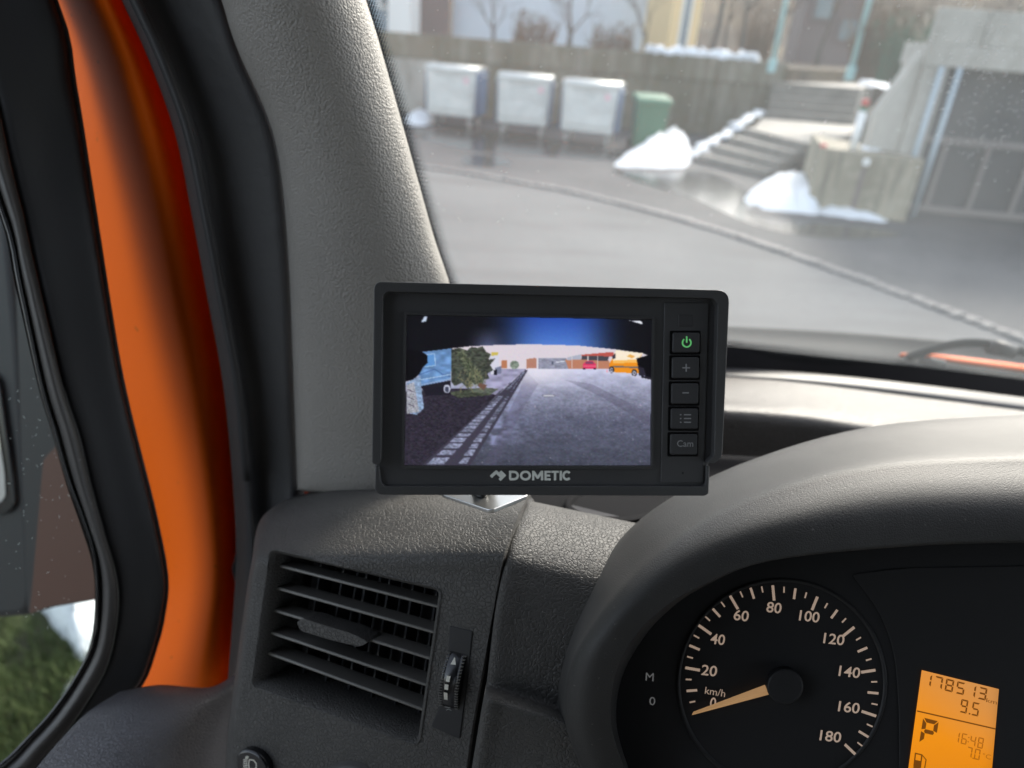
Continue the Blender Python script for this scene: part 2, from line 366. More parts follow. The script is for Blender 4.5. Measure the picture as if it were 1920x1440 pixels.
K['mirror'] = mat('mirror_glass', (.8, .82, .82), .03, .5, 1.0)

# ------------------------------------------------------------------ setting
mesh('road', [(-300, -200, 0), (300, -200, 0), (300, 400, 0), (-300, 400, 0)], [(0, 1, 2, 3)], K['road'], kind='structure')
kerb_px = [(500, 288), (660, 299), (831, 320), (940, 337), (1080, 364), (1210, 395), (1330, 429), (1430, 461), (1594, 519), (1720, 565), (1837, 609), (1920, 641), (2060, 702)]
kerb = cr([G(*p) for p in kerb_px], 8)
far = [(14, 3), (16, 20), (10, 34), (-20, 34), (-14, 14)]
yv = [(p[0], p[1], .004) for p in kerb]; yv = [(-14, yv[0][1]+.6, .004)]+yv
yv += [(x, y, .004) for x, y in far]
from mathutils.geometry import tessellate_polygon
tri = [t if np.cross(np.array(yv[t[1]])-yv[t[0]], np.array(yv[t[2]])-yv[t[0]])[2] > 0 else t[::-1] for t in tessellate_polygon([[Vector(v) for v in yv]])]
yard = mesh('yard', yv, tri, K['yard'], kind='structure')
# setts along the gutter, each a piece of the yard
seg = np.linalg.norm(np.diff(kerb, axis=0), axis=1); cum = np.r_[0, np.cumsum(seg)]
sm = None; s_ = 2.0; kk = 0
while s_ < cum[-1]-.1 and kk < 280:
    x = np.interp(s_, cum, kerb[:, 0]); y = np.interp(s_, cum, kerb[:, 1]); x2 = np.interp(s_+.05, cum, kerb[:, 0]); y2 = np.interp(s_+.05, cum, kerb[:, 1])
    if sm is None:
        b_ = bmesh.new(); bmesh.ops.create_cube(b_, size=1); bmesh.ops.bevel(b_, geom=list(b_.edges), offset=.12, segments=1, affect='EDGES')
        sm = bpy.data.meshes.new('sett'); b_.to_mesh(sm); b_.free(); sm.materials.append(K['sett'])
    o = bpy.data.objects.new('sett', sm); COL.objects.link(o); o.parent = yard; o['kind'] = 'structure'
    l = random.uniform(.125, .155)
    o.location = (x+random.uniform(-.008, .008), y+random.uniform(-.008, .008), .004+random.uniform(0, .012)); o.scale = (l-.018, random.uniform(.12, .14), .06)
    o.rotation_euler = (random.uniform(-.06, .06), random.uniform(-.06, .06), math.atan2(y2-y, x2-x)+random.uniform(-.07, .07)); s_ += l; kk += 1

def mound(name, px, peak, label, hgt, z=.0, seed=1, mat_=K['snow'], group='old snow heaps left by the ploughing', jit=.010):
    r = np.random.default_rng(seed); foot = cr([G(x, y, z)+np.array([6*jit*r.normal(), 6*jit*r.normal(), 0]) for x, y in px], 5, True); pk = G(*peak, z); n = len(foot); vs = []; fs = []; K_ = 9
    for k in range(K_):
        t = k/K_; hh = hgt*(1-(1-t)**2.0)
        for i in range(n):
            q = foot[i]*(1-t)+pk*t; j = (.03*r.normal()+.30*noise.noise(Vector((q[0]*3.1/max(.3, hgt*2), q[1]*3.1/max(.3, hgt*2), seed))))*hgt if 0 < k else 0
            vs.append((q[0]+jit*r.normal()*(k > 0), q[1]+jit*r.normal()*(k > 0), z-.02+hh+j))
    vs.append((pk[0], pk[1], z+hgt)); 
    for k in range(K_-1): fs += [(k*n+i, k*n+(i+1) % n, (k+1)*n+(i+1) % n, (k+1)*n+i) for i in range(n)]
    fs += [((K_-1)*n+i, (K_-1)*n+(i+1) % n, K_*n) for i in range(n)]
    o = fixn(mesh(name, vs, fs, mat_, None, True)); return setprops(o, label, 'snow', group)

for k, px in enumerate([[(770, 244), (860, 240), (960, 250), (1060, 268), (1150, 282), (1180, 292), (1120, 300), (1010, 290), (900, 284), (800, 262)], [(1150, 318), (1230, 326), (1330, 322), (1420, 372), (1400, 400), (1500, 416), (1600, 424), (1690, 440), (1560, 446), (1420, 424), (1300, 372), (1190, 338)], [(880, 292), (930, 292), (960, 308), (905, 312), (868, 304)]]):
    c = cr([G(x, y, .008+.002*k) for x, y in px], 5, True); mesh('wet_patch', list(c)+[c.mean(0)], [(i, (i+1) % len(c), len(c)) for i in range(len(c))] if k != 1 else [t for t in tessellate_polygon([[Vector(v) for v in c]])], K['wet'], kind='structure')
# wall behind the bins (plane along the row of bins, its right end nearer)
wl0, wl1 = G(560, 196), G(1445, 262)
wd = (wl1-wl0); wd /= np.linalg.norm(wd); wn = np.array([wd[1], -wd[0], 0])         # towards the yard
wa = math.atan2(wd[1], wd[0]); zl, zr = VZ(45, wl0), VZ(118, wl1)
wall = thing('retaining_wall', 'long mossy concrete retaining wall behind the waste containers', 'wall', wl0)
Lw = np.linalg.norm((wl1-wl0)[:2]); npan = 7
for i in range(npan):
    a = wl0+wd*Lw*i/npan; b = wl0+wd*Lw*(i+1)/npan; a = a+wd*.008; b = b-wd*.008
    zt = zl+(zr-zl)*(i+.5)/npan; off = random.uniform(0, .012)
    f = [a+wn*off, b+wn*off, b-wn*.3, a-wn*.3]
    o = MB().prism([q[:2] for q in f], 0, 1.28).build('panel', K['conc'] if i < 2 else K['mossc'], wall, bv=.01)
    f = [a+wn*(off+.05), b+wn*(off+.05), b-wn*.3, a-wn*.3]
    MB().prism([q[:2] for q in f], 1.284, zt+.0).build('coping', K['mossc'], wall, bv=.015)
# earth terrace and hillside above the wall
tz = (zl+zr)/2-.12
terr = [wl0-wd*8, wl1+wd*.2, wl1+wd*.2-wn*6+wd*6, wl1-wn*14+wd*30, wl0-wn*14-wd*20]
hb = MB().prism([(q[0]-wn[0]*.3, q[1]-wn[1]*.3) for q in terr], [0]*5, [tz]*5).build('terrace', K['earth'], kind='structure')
nx, ny = 40, 16; hv = []
for j in range(ny):
    for i in range(nx):
        q = wl0-wd*30+wd*(100*i/(nx-1))-wn*(22+34*j/(ny-1)); hv.append((q[0], q[1], tz-.3+13*(j/(ny-1))**1.1+.35*rng.normal()*(j > 0)))
mesh('hillside', hv, [(j*nx+i, j*nx+i+1, (j+1)*nx+i+1, (j+1)*nx+i) for j in range(ny-1) for i in range(nx-1)], K['earth'], None, True, 'structure')
# snow lying on the wall's right half and the terrace
def snowstrip(name, pts, wdt, th, label, seed):
    r = np.random.default_rng(seed); c = cr(pts, 8); vs = []; n = len(c)
    for i, p in enumerate(c):
        d = c[min(i+1, n-1)]-c[max(i-1, 0)]; d[2] = 0; d /= np.linalg.norm(d); nn = np.array([d[1], -d[0], 0]); p = p+nn*wdt*.35*r.normal(); ww = wdt*(.35+1.1*r.random()); hh = th*(.5+.9*r.random())*(1 if 0 < i < n-1 else .1)
        for t, z in ((-.5, -.03), (-.36, .6), (0, 1), (.36, .65), (.5, -.03)): vs.append(p+nn*t*ww+np.array([0, 0, z*hh if z > 0 else z]))
    fs = [(i*5+k, i*5+k+1, (i+1)*5+k+1, (i+1)*5+k) for i in range(n-1) for k in range(4)]
    return setprops(fixn(mesh(name, vs, fs, K['snow'], None, True)), label, 'snow', 'strips of snow along edges')
def onwall(x, back=.1):
    q = G(x, 200); t = np.clip(((q-CAM)[0]*1), -99, 99)
    v = P(x, 100, 1)-CAM; A = wl0-wn*back; s = ((A-CAM)@wn)/(v@wn); p = CAM+v*s; f = ((p-wl0)@wd)/Lw; p[2] = zl+(zr-zl)*f; return p
snowstrip('snow_strip', [onwall(x) for x in (1205, 1260, 1310, 1370, 1430)], .34, .16, 'white snow lying along the top of the mossy retaining wall', 3)

# stairs: lower flight turning towards the yard, landing, upper flight
stairs = thing('concrete_stairs', 'worn concrete steps climbing between the wall and the garage', 'stairs', G(1400, 300))
lowL = [(1300, 306), (1331, 285), (1362, 264), (1392, 243)]; lowR = [(1437, 338), (1464, 320), (1492, 300), (1518, 284)]
NS = 4; zs = .155
gl0, gr0 = G(1306, 304), G(1438, 336); gl1, gr1 = G(1418, 238, zs*NS), G(1530, 268, zs*NS)
for k in range(NS):
    t0, t1 = k/NS, (k+1.25)/NS
    a, b = gl0*(1-t0)+gl1*t0, gr0*(1-t0)+gr1*t0; c, d = gr0*(1-t1)+gr1*t1, gl0*(1-t1)+gl1*t1
    MB().prism([q[:2] for q in (a, b, c, d)], 0 if k == 0 else zs*(k-.5), zs*(k+1)).build('step', K['step'], stairs, bv=.012)
zl_ = zs*NS
lp = [G(1410, 242, zl_), G(1530, 272, zl_), G(1610, 245, zl_), G(1600, 222, zl_), G(1440, 210, zl_)]
MB().prism([q[:2] for q in lp], 0, zl_-.003).build('landing', K['step'], stairs, bv=.012)
RU = .155; NU = 5; ua, ub = G(1436, 221, zl_), G(1600, 234, zl_); top_l, top_r = G(1452, 152, zl_+NU*RU), G(1612, 164, zl_+NU*RU)
for k in range(NU):
    t0, t1 = k/NU, (k+1.3)/NU
    a, b = ua*(1-t0)+top_l*t0, ub*(1-t0)+top_r*t0; c, d = ub*(1-t1)+top_r*t1, ua*(1-t1)+top_l*t1
    MB().prism([q[:2] for q in (a, b, c, d)], zl_-.3, zl_+RU*(k+1)).build('step', K['step'], stairs, bv=.012)
zt_ = zl_+NU*RU
tp = [G(1450, 153, zt_), G(1615, 166, zt_), G(1640, 156, zt_), G(1560, 136, zt_), G(1455, 134, zt_)]
MB().prism([q[:2] for q in tp], 0, zt_-.004).build('landing', K['step'], stairs)
snowstrip('snow_strip', [G(1460, 134, zt_), G(1520, 135, zt_), G(1560, 139, zt_), G(1600, 150, zt_), G(1640, 163, zt_)], .5, .16, 'white snow along the far edge of the upper stair landing', 5)
snowstrip('snow_strip', [G(1296, 292, .1), G(1325, 272, .25), G(1360, 250, .4), G(1395, 228, .6), G(1424, 206, .75)], .2, .05, 'thin line of snow beside the lower steps under the wall', 6)
mound('snow_heap', [(1156, 306), (1180, 290), (1225, 276), (1265, 270), (1296, 284), (1300, 302), (1275, 317), (1215, 319), (1168, 316)], (1265, 285), 'pointed snow heap in front of the green wheelie bin', .44, 0, 4)
mound('snow_heap', [(1403, 372), (1425, 352), (1470, 345), (1506, 352), (1528, 385), (1530, 404), (1490, 403), (1440, 396), (1408, 388)], (1490, 365), 'broad snow heap against the end of the low concrete wall', .36, 0, 8)
mound('snow_heap', [(1534, 396), (1560, 386), (1610, 394), (1650, 405), (1674, 418), (1630, 417), (1575, 412), (1540, 405)], (1580, 398), 'low snow ridge along the foot of the low concrete wall', .13, 0, 9)
mound('snow_heap', [(764, 222), (785, 214), (806, 218), (812, 230), (795, 236), (770, 234)], (786, 222), 'small snow heap left of the first waste container', .2, 0, 10)
# low concrete wall in front of the garage
q0, q1 = G(1512, 392), G(1696, 418); zq = VZ(277, q0); n_ = np.array([-(q1-q0)[1], (q1-q0)[0], 0]); n_ /= np.linalg.norm(n_)
lw = thing('low_concrete_wall', 'low stained concrete block wall beside the dark garage gate', 'wall', q0)
MB().prism([q[:2] for q in (q0, q1, q1+n_*.18, q0+n_*2.0-(q1-q0)*.10)], 0, zq).build('wall_body', K['tan'], lw, bv=.02)
e = (q1-q0)/np.linalg.norm(q1-q0)
pq = q0+e*.62-n_*.012
MB().box((pq[0], pq[1], zq/2-.1), (.05, .03, zq-.2), math.atan2(e[1], e[0])).build('drain_channel', K['brownw'], lw)
MB().box((pq[0], pq[1]-.02, zq-.12), (.09, .05, .09), math.atan2(e[1], e[0])).build('bracket', K['white'], lw, bv=.01)
pb = q0+e*.42+n_*.2; zp = VZ(186, pb)
post = thing('marker_post', 'white marker post with green and red bands on the low concrete wall', 'post', (pb[0], pb[1], zq))
MB().tube((pb[0], pb[1], zq), (pb[0], pb[1], zp-.16), .055).build('shaft', K['white'], post, True)
MB().tube((pb[0], pb[1], zp-.16), (pb[0], pb[1], zp-.09), .056).build('green_band', K['dgreen'], post, True)
MB().tube((pb[0], pb[1], zp-.09), (pb[0], pb[1], zp), .05, .045).build('red_cap', K['red'], post, True)
pr = G(1524, 278, zq)
MB().box((q0[0]+.06, q0[1]+.12, zq+.02), (.07, .07, .05)).build('orange_lamp', K['red'], lw)
def atd(x, y, dist):                           # point seen at a pixel at a given ground distance
    v = P(x, y, 1)-CAM; return CAM+v*dist/np.hypot(v[0], v[1])
mo = []
for k, (x, y, z, hh) in enumerate([(1628, 222, .9, .3), (1655, 238, .85, .35), (1640, 270, zq, .22)]):
    mo.append((x, y))
mound('snow_heap', [(1612, 282), (1625, 262), (1650, 256), (1690, 268), (1700, 284), (1650, 286)], (1650, 268), 'snow patch on top of the low concrete wall behind the marker post', .16, zq-.01, 12)
mound('snow_heap', [(1612, 225), (1625, 205), (1650, 212), (1668, 240), (1650, 250), (1625, 240)], (1642, 225), 'snow clump on the bank left of the pale pipes', .25, zl_+.02, 13)
# bank between stairs and garage
bk = [G(1600, 250, .0), G(1690, 330, 0), G(1720, 260, 0), G(1660, 165, 0)]
MB().prism([q[:2] for q in bk], 0, [zl_, zq-.05, zt_+.1, zt_+.15]).build('bank', K['earth'], kind='structure')
# garage
g0 = G(1692, 404); gdir = np.array([math.cos(math.radians(-5)), math.sin(math.radians(-5)), 0]); gn = np.array([gdir[1], -gdir[0], 0])
ga = math.atan2(gdir[1], gdir[0])
zg = VZ(126, g0); zlin = VZ(84, g0); zpar = VZ(16, g0)
gar = thing('garage', 'concrete garage with a wide dark barred gate right of the stairs', 'garage', g0)
def gbox(s0, s1, d0, d1, z0, z1, name, m_, bv=.01):
    f = [g0+gdir*s0+gn*d0, g0+gdir*s1+gn*d0, g0+gdir*s1+gn*d1, g0+gdir*s0+gn*d1]
    return MB().prism([q[:2] for q in f], z0, z1).build(name, m_, gar, bv=bv)
gbox(-.32, -.0, -.9, .0, 0, zg, 'side_wall', K['conc'])
gbox(7.0, 7.4, -.9, .0, 0, zg, 'side_wall', K['conc'])
gbox(-.36, 7.4, -.9, .03, zg, zlin, 'lintel', K['conc'])
for i in range(12):
    gbox(-.30+.64*i+.008, -.30+.64*(i+1)-.008, -.25, -.06+random.uniform(0, .02), zlin+.002, zpar, 'parapet_panel', K['conc'])
gbox(0, 7.0, -.5, -.42, 0, zg, 'gate_panel', K['gate'])
gbox(0, 7.0, -.43, -.36, zg*.50, zg*.50+.10, 'gate_rail', K['gaterail'])
gbox(0, 7.0, -.41, -.35, .02, .12, 'gate_rail', K['gaterail'])
for i in range(9): gbox(.42+.62*i, .42+.62*i+.06, -.41, -.355, .122, zg*.50-.002, 'gate_bar', K['gaterail'], 0)
# sloping wing wall left of the gate
wv = [g0+gn*(-.1)-gdir*.32, g0+gn*(-.1)-gdir*.75, g0-gn*.4-gdir*.75, g0-gn*.4-gdir*.32]
MB().prism([q[:2] for q in wv], 0, [zlin+.0, zq+.5, zq+.5, zlin]).build('wing_wall', K['conc'], gar, bv=.01)
for k, (x0, x1, lab) in enumerate([(1752, 1722, 'pale blue pole standing right against the gate opening'), (1730, 1700, 'pale blue pole at the corner of the garage wall')]):
    b0 = g0+gdir*(.12 if k == 0 else -.12)+gn*(.06)
    zt2 = zg+.0
    o = MB().tube((b0[0], b0[1], .0), (b0[0], b0[1], zt2), .036).build('pole', K['pipe'], None, True); setprops(o, lab, 'pole', 'pale blue poles at the garage')

# waste containers
def container(px, w_, ang, label, htop):
    g = G(*px); ca, sa = math.cos(-ang), math.sin(-ang); X = np.array([ca, sa, 0]); Y = np.array([-sa, ca, 0]); rz = -ang
    t = thing('waste_container', label, 'waste container', g, 'waste containers along the wall'); D = .88; z0 = .25; z1 = htop-.07
    def pt(x, y, z): return g+X*x+Y*y+np.array([0, 0, z])
    ins = .03
    v = [pt(ins, ins, z0), pt(w_-ins, ins, z0), pt(w_-ins, D-ins, z0), pt(ins, D-ins, z0), pt(0, 0, z1), pt(w_, 0, z1), pt(w_, D, z1), pt(0, D, z1)]
    fixn(bevel(mesh('body', v, [(3, 2, 1, 0), (4, 5, 6, 7), (0, 1, 5, 4), (1, 2, 6, 5), (2, 3, 7, 6), (3, 0, 4, 7)], K['galv'], t), .02))
    MB().add([pt(.10, -.012, z0+.12), pt(w_-.10, -.012, z0+.12), pt(w_-.10, -.03, z1-.18), pt(.10, -.03, z1-.18), pt(.10, .02, z0+.12), pt(w_-.10, .02, z0+.12), pt(w_-.10, .02, z1-.18), pt(.10, .02, z1-.18)],
             [(0, 1, 2, 3), (0, 4, 5, 1), (1, 5, 6, 2), (2, 6, 7, 3), (3, 7, 4, 0)]).build('front_pressing', K['galv'], t, bv=.012)
    for sx in (0, 1):
        x = -.012 if sx == 0 else w_+.012
        c = pt(x, D/2, (z0+z1)/2); MB().box(c, (.02, D-.05, z1-z0-.05), rz).build('side_panel', K['blue'], t, bv=.006)  # side panels set darker and bluer than the front
        MB().tube(pt(x-.0, D/2, z1-.12), pt(x+(.09 if sx else -.09), D/2, z1-.12), .025).build('lifting_pin', K['galv'], t, True)
    MB().box(pt(w_/2, -.01, z1-.02), (w_+.04, .05, .06), rz).build('rim', K['galv'], t, bv=.012)
    lid = MB(); n = 8; vs = []
    for i in range(n+1):
        y = -.02+(D+.04)*i/n; z = z1+.02+.045*math.sin(math.pi*i/n)**.7
        vs += [pt(-.02, y, z), pt(w_+.02, y, z)]
    nb = len(vs); vs2 = [q-np.array([0, 0, .03]) for q in vs]
    lid.add(vs+vs2, [(2*i, 2*i+1, 2*i+3, 2*i+2) for i in range(n)]+[(nb+2*i+2, nb+2*i+3, nb+2*i+1, nb+2*i) for i in range(n)]+[(2*i, 2*i+2, nb+2*i+2, nb+2*i) for i in range(n)]+[(2*i+3, 2*i+1, nb+2*i+1, nb+2*i+3) for i in range(n)]+[(0, nb, nb+1, 1), (2*n, 2*n+1, nb+2*n+1, nb+2*n)]).build('lid', K['galv'], t, True)
    MB().tube(pt(.25, -.07, z1-.1), pt(w_-.25, -.07, z1-.1), .015).build('handle', K['wheelgrey'], t, True)
    MB().box(pt(w_*.82, -.035, z1-.22), (.1, .01, .11), rz).build('sticker', K['sticker'], t)
    for x in (.14, w_-.14):
        for y in (.12, D-.12):
            wh = MB().tube(pt(x, y, .085)-X*.022, pt(x, y, .085)+X*.022, .085, n=16).build('wheel', K['castertyre'], t)
            MB().tube(pt(x, y, .085)-X*.026, pt(x, y, .085)+X*.026, .05, n=12).build('hub', K['wheelgrey'], wh)
            b = MB(); b.box(pt(x, y, z0-.01), (.1, .1, .02), rz); b.box(pt(x, y, .14)-X*.035, (.008, .06, .12), rz); b.box(pt(x, y, .14)+X*.035, (.008, .06, .12), rz); b.build('caster_fork', K['wheelgrey'], wh)
    return t
container((797, 234), 1.16, math.radians(12), 'grey metal waste container farthest from the green bin, beside the small snow heap', 1.30)
container((928, 252), 1.14, math.radians(4), 'grey metal waste container standing between the two other containers', 1.27)
container((1046, 266), 1.17, math.radians(13), 'grey metal waste container next to the green wheelie bin', 1.27)
def wheelie(px, ang):
    g = G(*px); ca, sa = math.cos(-ang), math.sin(-ang); X = np.array([ca, sa, 0]); Y = np.array([-sa, ca, 0])
    t = thing('wheelie_bin', 'green plastic wheelie bin behind the pointed snow heap', 'bin', g)
    def pt(x, y, z): return g+X*x+Y*y+np.array([0, 0, z])
    W, D, z1 = .66, .7, 1.0
    v = [pt(.05, .1, .04), pt(W-.05, .1, .04), pt(W-.05, D-.1, .04), pt(.05, D-.1, .04), pt(0, 0, z1), pt(W, 0, z1), pt(W, D, z1), pt(0, D, z1)]
    bevel(fixn(mesh('body', v, [(3, 2, 1, 0), (4, 5, 6, 7), (0, 1, 5, 4), (1, 2, 6, 5), (2, 3, 7, 6), (3, 0, 4, 7)], K['bin'], t)), .03)
    v = [pt(-.04, -.05, z1-.06), pt(W+.04, -.05, z1-.06), pt(W+.04, D+.02, z1-.02), pt(-.04, D+.02, z1-.02), pt(-.02, -.03, z1+.04), pt(W+.02, -.03, z1+.04), pt(W+.02, D, z1+.1), pt(-.02, D, z1+.1)]
    bevel(fixn(mesh('lid', v, [(3, 2, 1, 0), (4, 5, 6, 7), (0, 1, 5, 4), (1, 2, 6, 5), (2, 3, 7, 6), (3, 0, 4, 7)], K['binlid'], t)), .025)
    MB().tube(pt(.08, D+.08, z1), pt(W-.08, D+.08, z1), .018).build('handle', K['bin'], t, True)
    for x in (.03, W-.03): MB().tube(pt(x-.03, D-.08, .1), pt(x+.03, D-.08, .1), .1, n=16).build('wheel', K['tyre'], t)
wheelie((1186, 283), math.radians(-4))

# ------------------------------------------------------------------ houses, trees and lamps above the wall
def rel(x, y, dist, z=0): q = atd(x, y, dist); return np.array([q[0], q[1], z])
def facade(name, x0, x1, dist, m_, label, cat, h, windows=(), depth=8., frame='white'):
    a, b = rel(x0, 60, dist), rel(x1, 60, dist+.3); d = (b-a); L = np.linalg.norm(d); d /= L; n = np.array([d[1], -d[0], 0]); zb = tz-.2
    t = thing(name, label, cat, (a[0], a[1], zb))
    f = [a, b, b-n*depth, a-n*depth]; MB().prism([q[:2] for q in f], zb, zb+h).build('wall', m_, t)
    MB().prism([q[:2] for q in (a+n*.4-d*.3, b+n*.4+d*.3, b-n*depth+d*.3, a-n*depth-d*.3)], zb+h, zb+h+.3).build('roof', K['brownw'], t)
    rz = math.atan2(d[1], d[0])
    for (s, z, ww, hh) in windows:
        c = a+d*s*L+n*.03; fr = MB().box((c[0], c[1], zb+z), (ww+.16, .1, hh+.16), rz).build('window', K[frame], t)
        c = c+n*.055; MB().box((c[0], c[1], zb+z), (ww, .02, hh), rz).build('pane', K['wglass'], fr)
    return t
facade('office_building', 848, 1262, 27, K['facade'], 'long pale blue building behind the bare trees', 'building', 5.2, [(s, 4.0, 1.0, 1.2) for s in (.12, .35, .6, .85)])
facade('brown_building', 788, 842, 26, K['brownw'], 'narrow dark brown building left of the pale blue one', 'building', 5.4, [(.5, 3.6, .5, 1.0)], 6)
facade('white_column_house', 769, 787, 25, K['white'], 'slim white tower beside the dark brown building', 'building', 5, [], 1.0)
facade('blue_grey_building', 560, 767, 26, K['facadeb'], 'blue grey building at the left end of the wall', 'building', 4.6, [(.35, 1.6, 1.6, 1.4), (.8, 1.2, .5, .5)], 6)
facade('yellow_house', 1254, 1308, 24.6, K['yellow'], 'small sunlit yellow house with a dark slit of a doorway', 'house', 4.6, [(.5, 1.2, .16, 2.1)], 5)
facade('brown_house', 1500, 1625, 34, K['brownw'], 'dark house among the trees above the stairs', 'house', 4.4, [(.3, 2.2, .7, .7), (.72, 1.5, .6, .7)], 6, 'brownw')
def tree(px, dist, h, r, label, seed, lean=0, cat='tree', group='bare trees above the retaining wall', low=False):
    R_ = random.Random(seed); b = rel(px, 60, dist, tz-.1); t = thing('bare_tree', label, cat, b, group); tr, tw = MB(), MB()
    def grow(p, d, L, r_, lev):
        d = d/np.linalg.norm(d); pts = [p]; rs = [r_]; q = p
        for k in range(4):
            d = d+np.array([R_.uniform(-.14, .14), R_.uniform(-.14, .14), R_.uniform(-.03, .1)]); d /= np.linalg.norm(d); q = q+d*L/4; pts.append(q); rs.append(r_*(1-.12*(k+1)))
        (tr if lev < 1 else tw).pipe(pts, rs, 7 if lev < 2 else 4)
        if lev < 4:
            for k in range(4 if lev < 2 else 3):
                a = R_.uniform(0, 6.28); e_ = R_.uniform(.4, .8); s = pts[R_.randint(2, 4) if lev else R_.randint(3, 4)]
                u = np.cross(d, [math.cos(a), math.sin(a), .3]); u /= np.linalg.norm(u)
                grow(s, d*math.cos(e_)+u*math.sin(e_), L*(R_.uniform(1.3, 1.9) if low and lev == 0 else R_.uniform(.55, .78)), rs[3]*R_.uniform(.45, .65), lev+1)
    grow(b, np.array([lean, 0, 1.]), h*(.12 if low else .34), r, 0)
    tr.build('trunk', K['bark'], t, True); tw.build('crown', K['twig'], t, True)
tree(1068, 22, 5.0, .10, 'bare tree with forked limbs before the middle of the pale blue building', 2, low=True)
tree(925, 23, 4.6, .07, 'slender bare tree before the left half of the pale blue building', 3, .1, low=True)
tree(1215, 22.5, 5, .07, 'slender bare tree just left of the yellow house', 4, low=True)
tree(1341, 22, 6, .11, 'thick dark bare trunk right of the yellow house', 5)
tree(1398, 24, 5.5, .08, 'thin bare tree left of the tilted turquoise lamp post', 6, -.1)
HT = [(1288, 38, 'bare hillside tree just right of the yellow house, far behind the wall'), (1365, 40, 'distant bare tree seen between the thick dark trunk and the thin bare tree'), (1440, 33, 'bare hillside tree standing just left of the wall side turquoise lamp post'), (1490, 42, 'distant bare tree on the left corner of the dark house'), (1545, 30, 'bare tree in front of the dark house wall'), (1640, 44, 'distant bare tree just right of the dark house'),
      (1690, 29, 'bare tree right above the sloping garage wing wall'), (1745, 33, 'bare hillside tree above the left corner of the garage roof'), (1815, 30, 'bare hillside tree above the middle of the visible garage parapet'), (1890, 34, 'rightmost bare hillside tree above the garage parapet')]
for i, (px, dist, lab) in enumerate(HT): tree(px, dist, random.uniform(4.5, 7), .1, lab, 20+i, group='bare trees on the brown hillside')
def shrub(px, dist, h, label, seed, m_=None, n=150):
    R_ = random.Random(seed); b = rel(px, 60, dist, tz-.05); t = MB()
    for k in range(n):
        a = R_.uniform(0, 6.28); e_ = R_.uniform(.02, .5); L = h*R_.uniform(.4, 1.4); p = b+np.array([R_.uniform(-.5, .5), R_.uniform(-.15, .15), 0])
        d = np.array([math.cos(a)*math.sin(e_), math.sin(a)*math.sin(e_), math.cos(e_)]); d2 = d+np.array([R_.uniform(-.3, .3), R_.uniform(-.3, .3), 0])
        t.pipe([p, p+d*L*.5, p+d*L*.5+d2*L*.5], [.012, .008, .003], 3)
        for j in range(2):
            q = p+d*L*.5+d2*L*R_.uniform(0, .5); u = np.array([R_.uniform(-1, 1), R_.uniform(-1, 1), R_.uniform(-1, 1)])*.05; v = np.array([R_.uniform(-1, 1), R_.uniform(-1, 1), R_.uniform(-1, 1)])*.04
            t.add([q-u, q+v, q+u, q-v], [(0, 1, 2, 3)])
    o = mesh('shrub', t.v, t.f, m_ or K['shrub']); setprops(o, label, 'shrub', 'dry winter shrubs above the wall')
shrub(1000, 20.2, .7, 'dry brown shrub on the wall left of the forked tree', 31)
shrub(1150, 19.8, .6, 'dry brown shrub on the wall right of the forked tree', 32)
shrub(1660, 19, 1.3, 'reddish dry bush behind the garage corner', 33, None, 420)
shrub(1715, 18, 1.0, 'dry bush beside the garage parapet', 34, K['greenroof'], 200)
shrub(1420, 26, 1.6, 'tall dry bush behind the snowy wall top', 35, None, 220)
shrub(1850, 17, 1.0, 'dark green bush above the garage parapet', 36, K['greenroof'], 300)
for x, y, dist, hh, lab in [(1453, 98, 19.6, 5, 'slim turquoise lamp post at the top of the stairs, nearer the wall'), (1603, 106, 18.6, 5, 'slim turquoise lamp post above the stairs, nearer the garage')]:
    b = rel(x, y, dist, tz-.1); t = thing('lamp_post', lab, 'lamp post', b, 'turquoise lamp posts')
    MB().tube(b, b+np.array([0, 0, hh]), .06, .045).build('shaft', K['teal'], t, True)
    MB().box(b+np.array([0, 0, .15]), (.16, .16, .3)).build('base', K['teal'], t, bv=.02)
    MB().box(b+np.array([0, -.2, hh+.05]), (.2, .55, .1)).build('lamp_head', K['white'], t, bv=.03)

# verge of grass left of the van, with snow lying by it
vg = [G(-700, 1000), G(60, 1010), G(150, 1180), G(170, 1500), G(-500, 1700)]
mesh('verge', [(q[0], q[1], .006) for q in vg], [tuple(range(len(vg)))[::-1]], K['grassbase'], kind='structure')
gb = MB()
for k in range(9000):
    q = G(random.uniform(-260, 175), random.uniform(1110, 1460)); a = random.uniform(0, 6.28); hh = random.uniform(.03, .09); ww = .004
    u = np.array([math.cos(a), math.sin(a), 0])*ww; l = np.array([random.uniform(-.04, .04), random.uniform(-.04, .04), hh])
    if math.sin(q[0]*5)+math.cos(q[1]*4.3)+random.uniform(-1, 1) < -.3: continue
    gb.add([q-u, q+u, q+l], [(0, 1, 2)])
mesh('grass', gb.v, gb.f, K['grass'], kind='stuff')
mound('snow_bank', [(84, 1128), (176, 1118), (230, 1180), (170, 1262), (142, 1255), (118, 1205)], (150, 1170), 'white snow bank seen through the door window below the side mirror', .16, 0, 15, group='snow beside the van', jit=.002)
mound('snow_bank', [(140, 1262), (176, 1275), (170, 1320), (114, 1330), (118, 1300)], (145, 1295), 'small bluish snow patch at the edge of the grass', .06, 0, 16, group='snow beside the van', jit=.002)
# ------------------------------------------------------------------ the van's cab
van = thing('van', 'cab of an orange van with grey windscreen pillar, dark grained dashboard and open driver door', 'van', (.25, .35, .45))
def lerp(tab, y):
    t = np.array(tab, float); return [float(np.interp(y, t[:, 0], t[:, k])) for k in range(1, t.shape[1])]
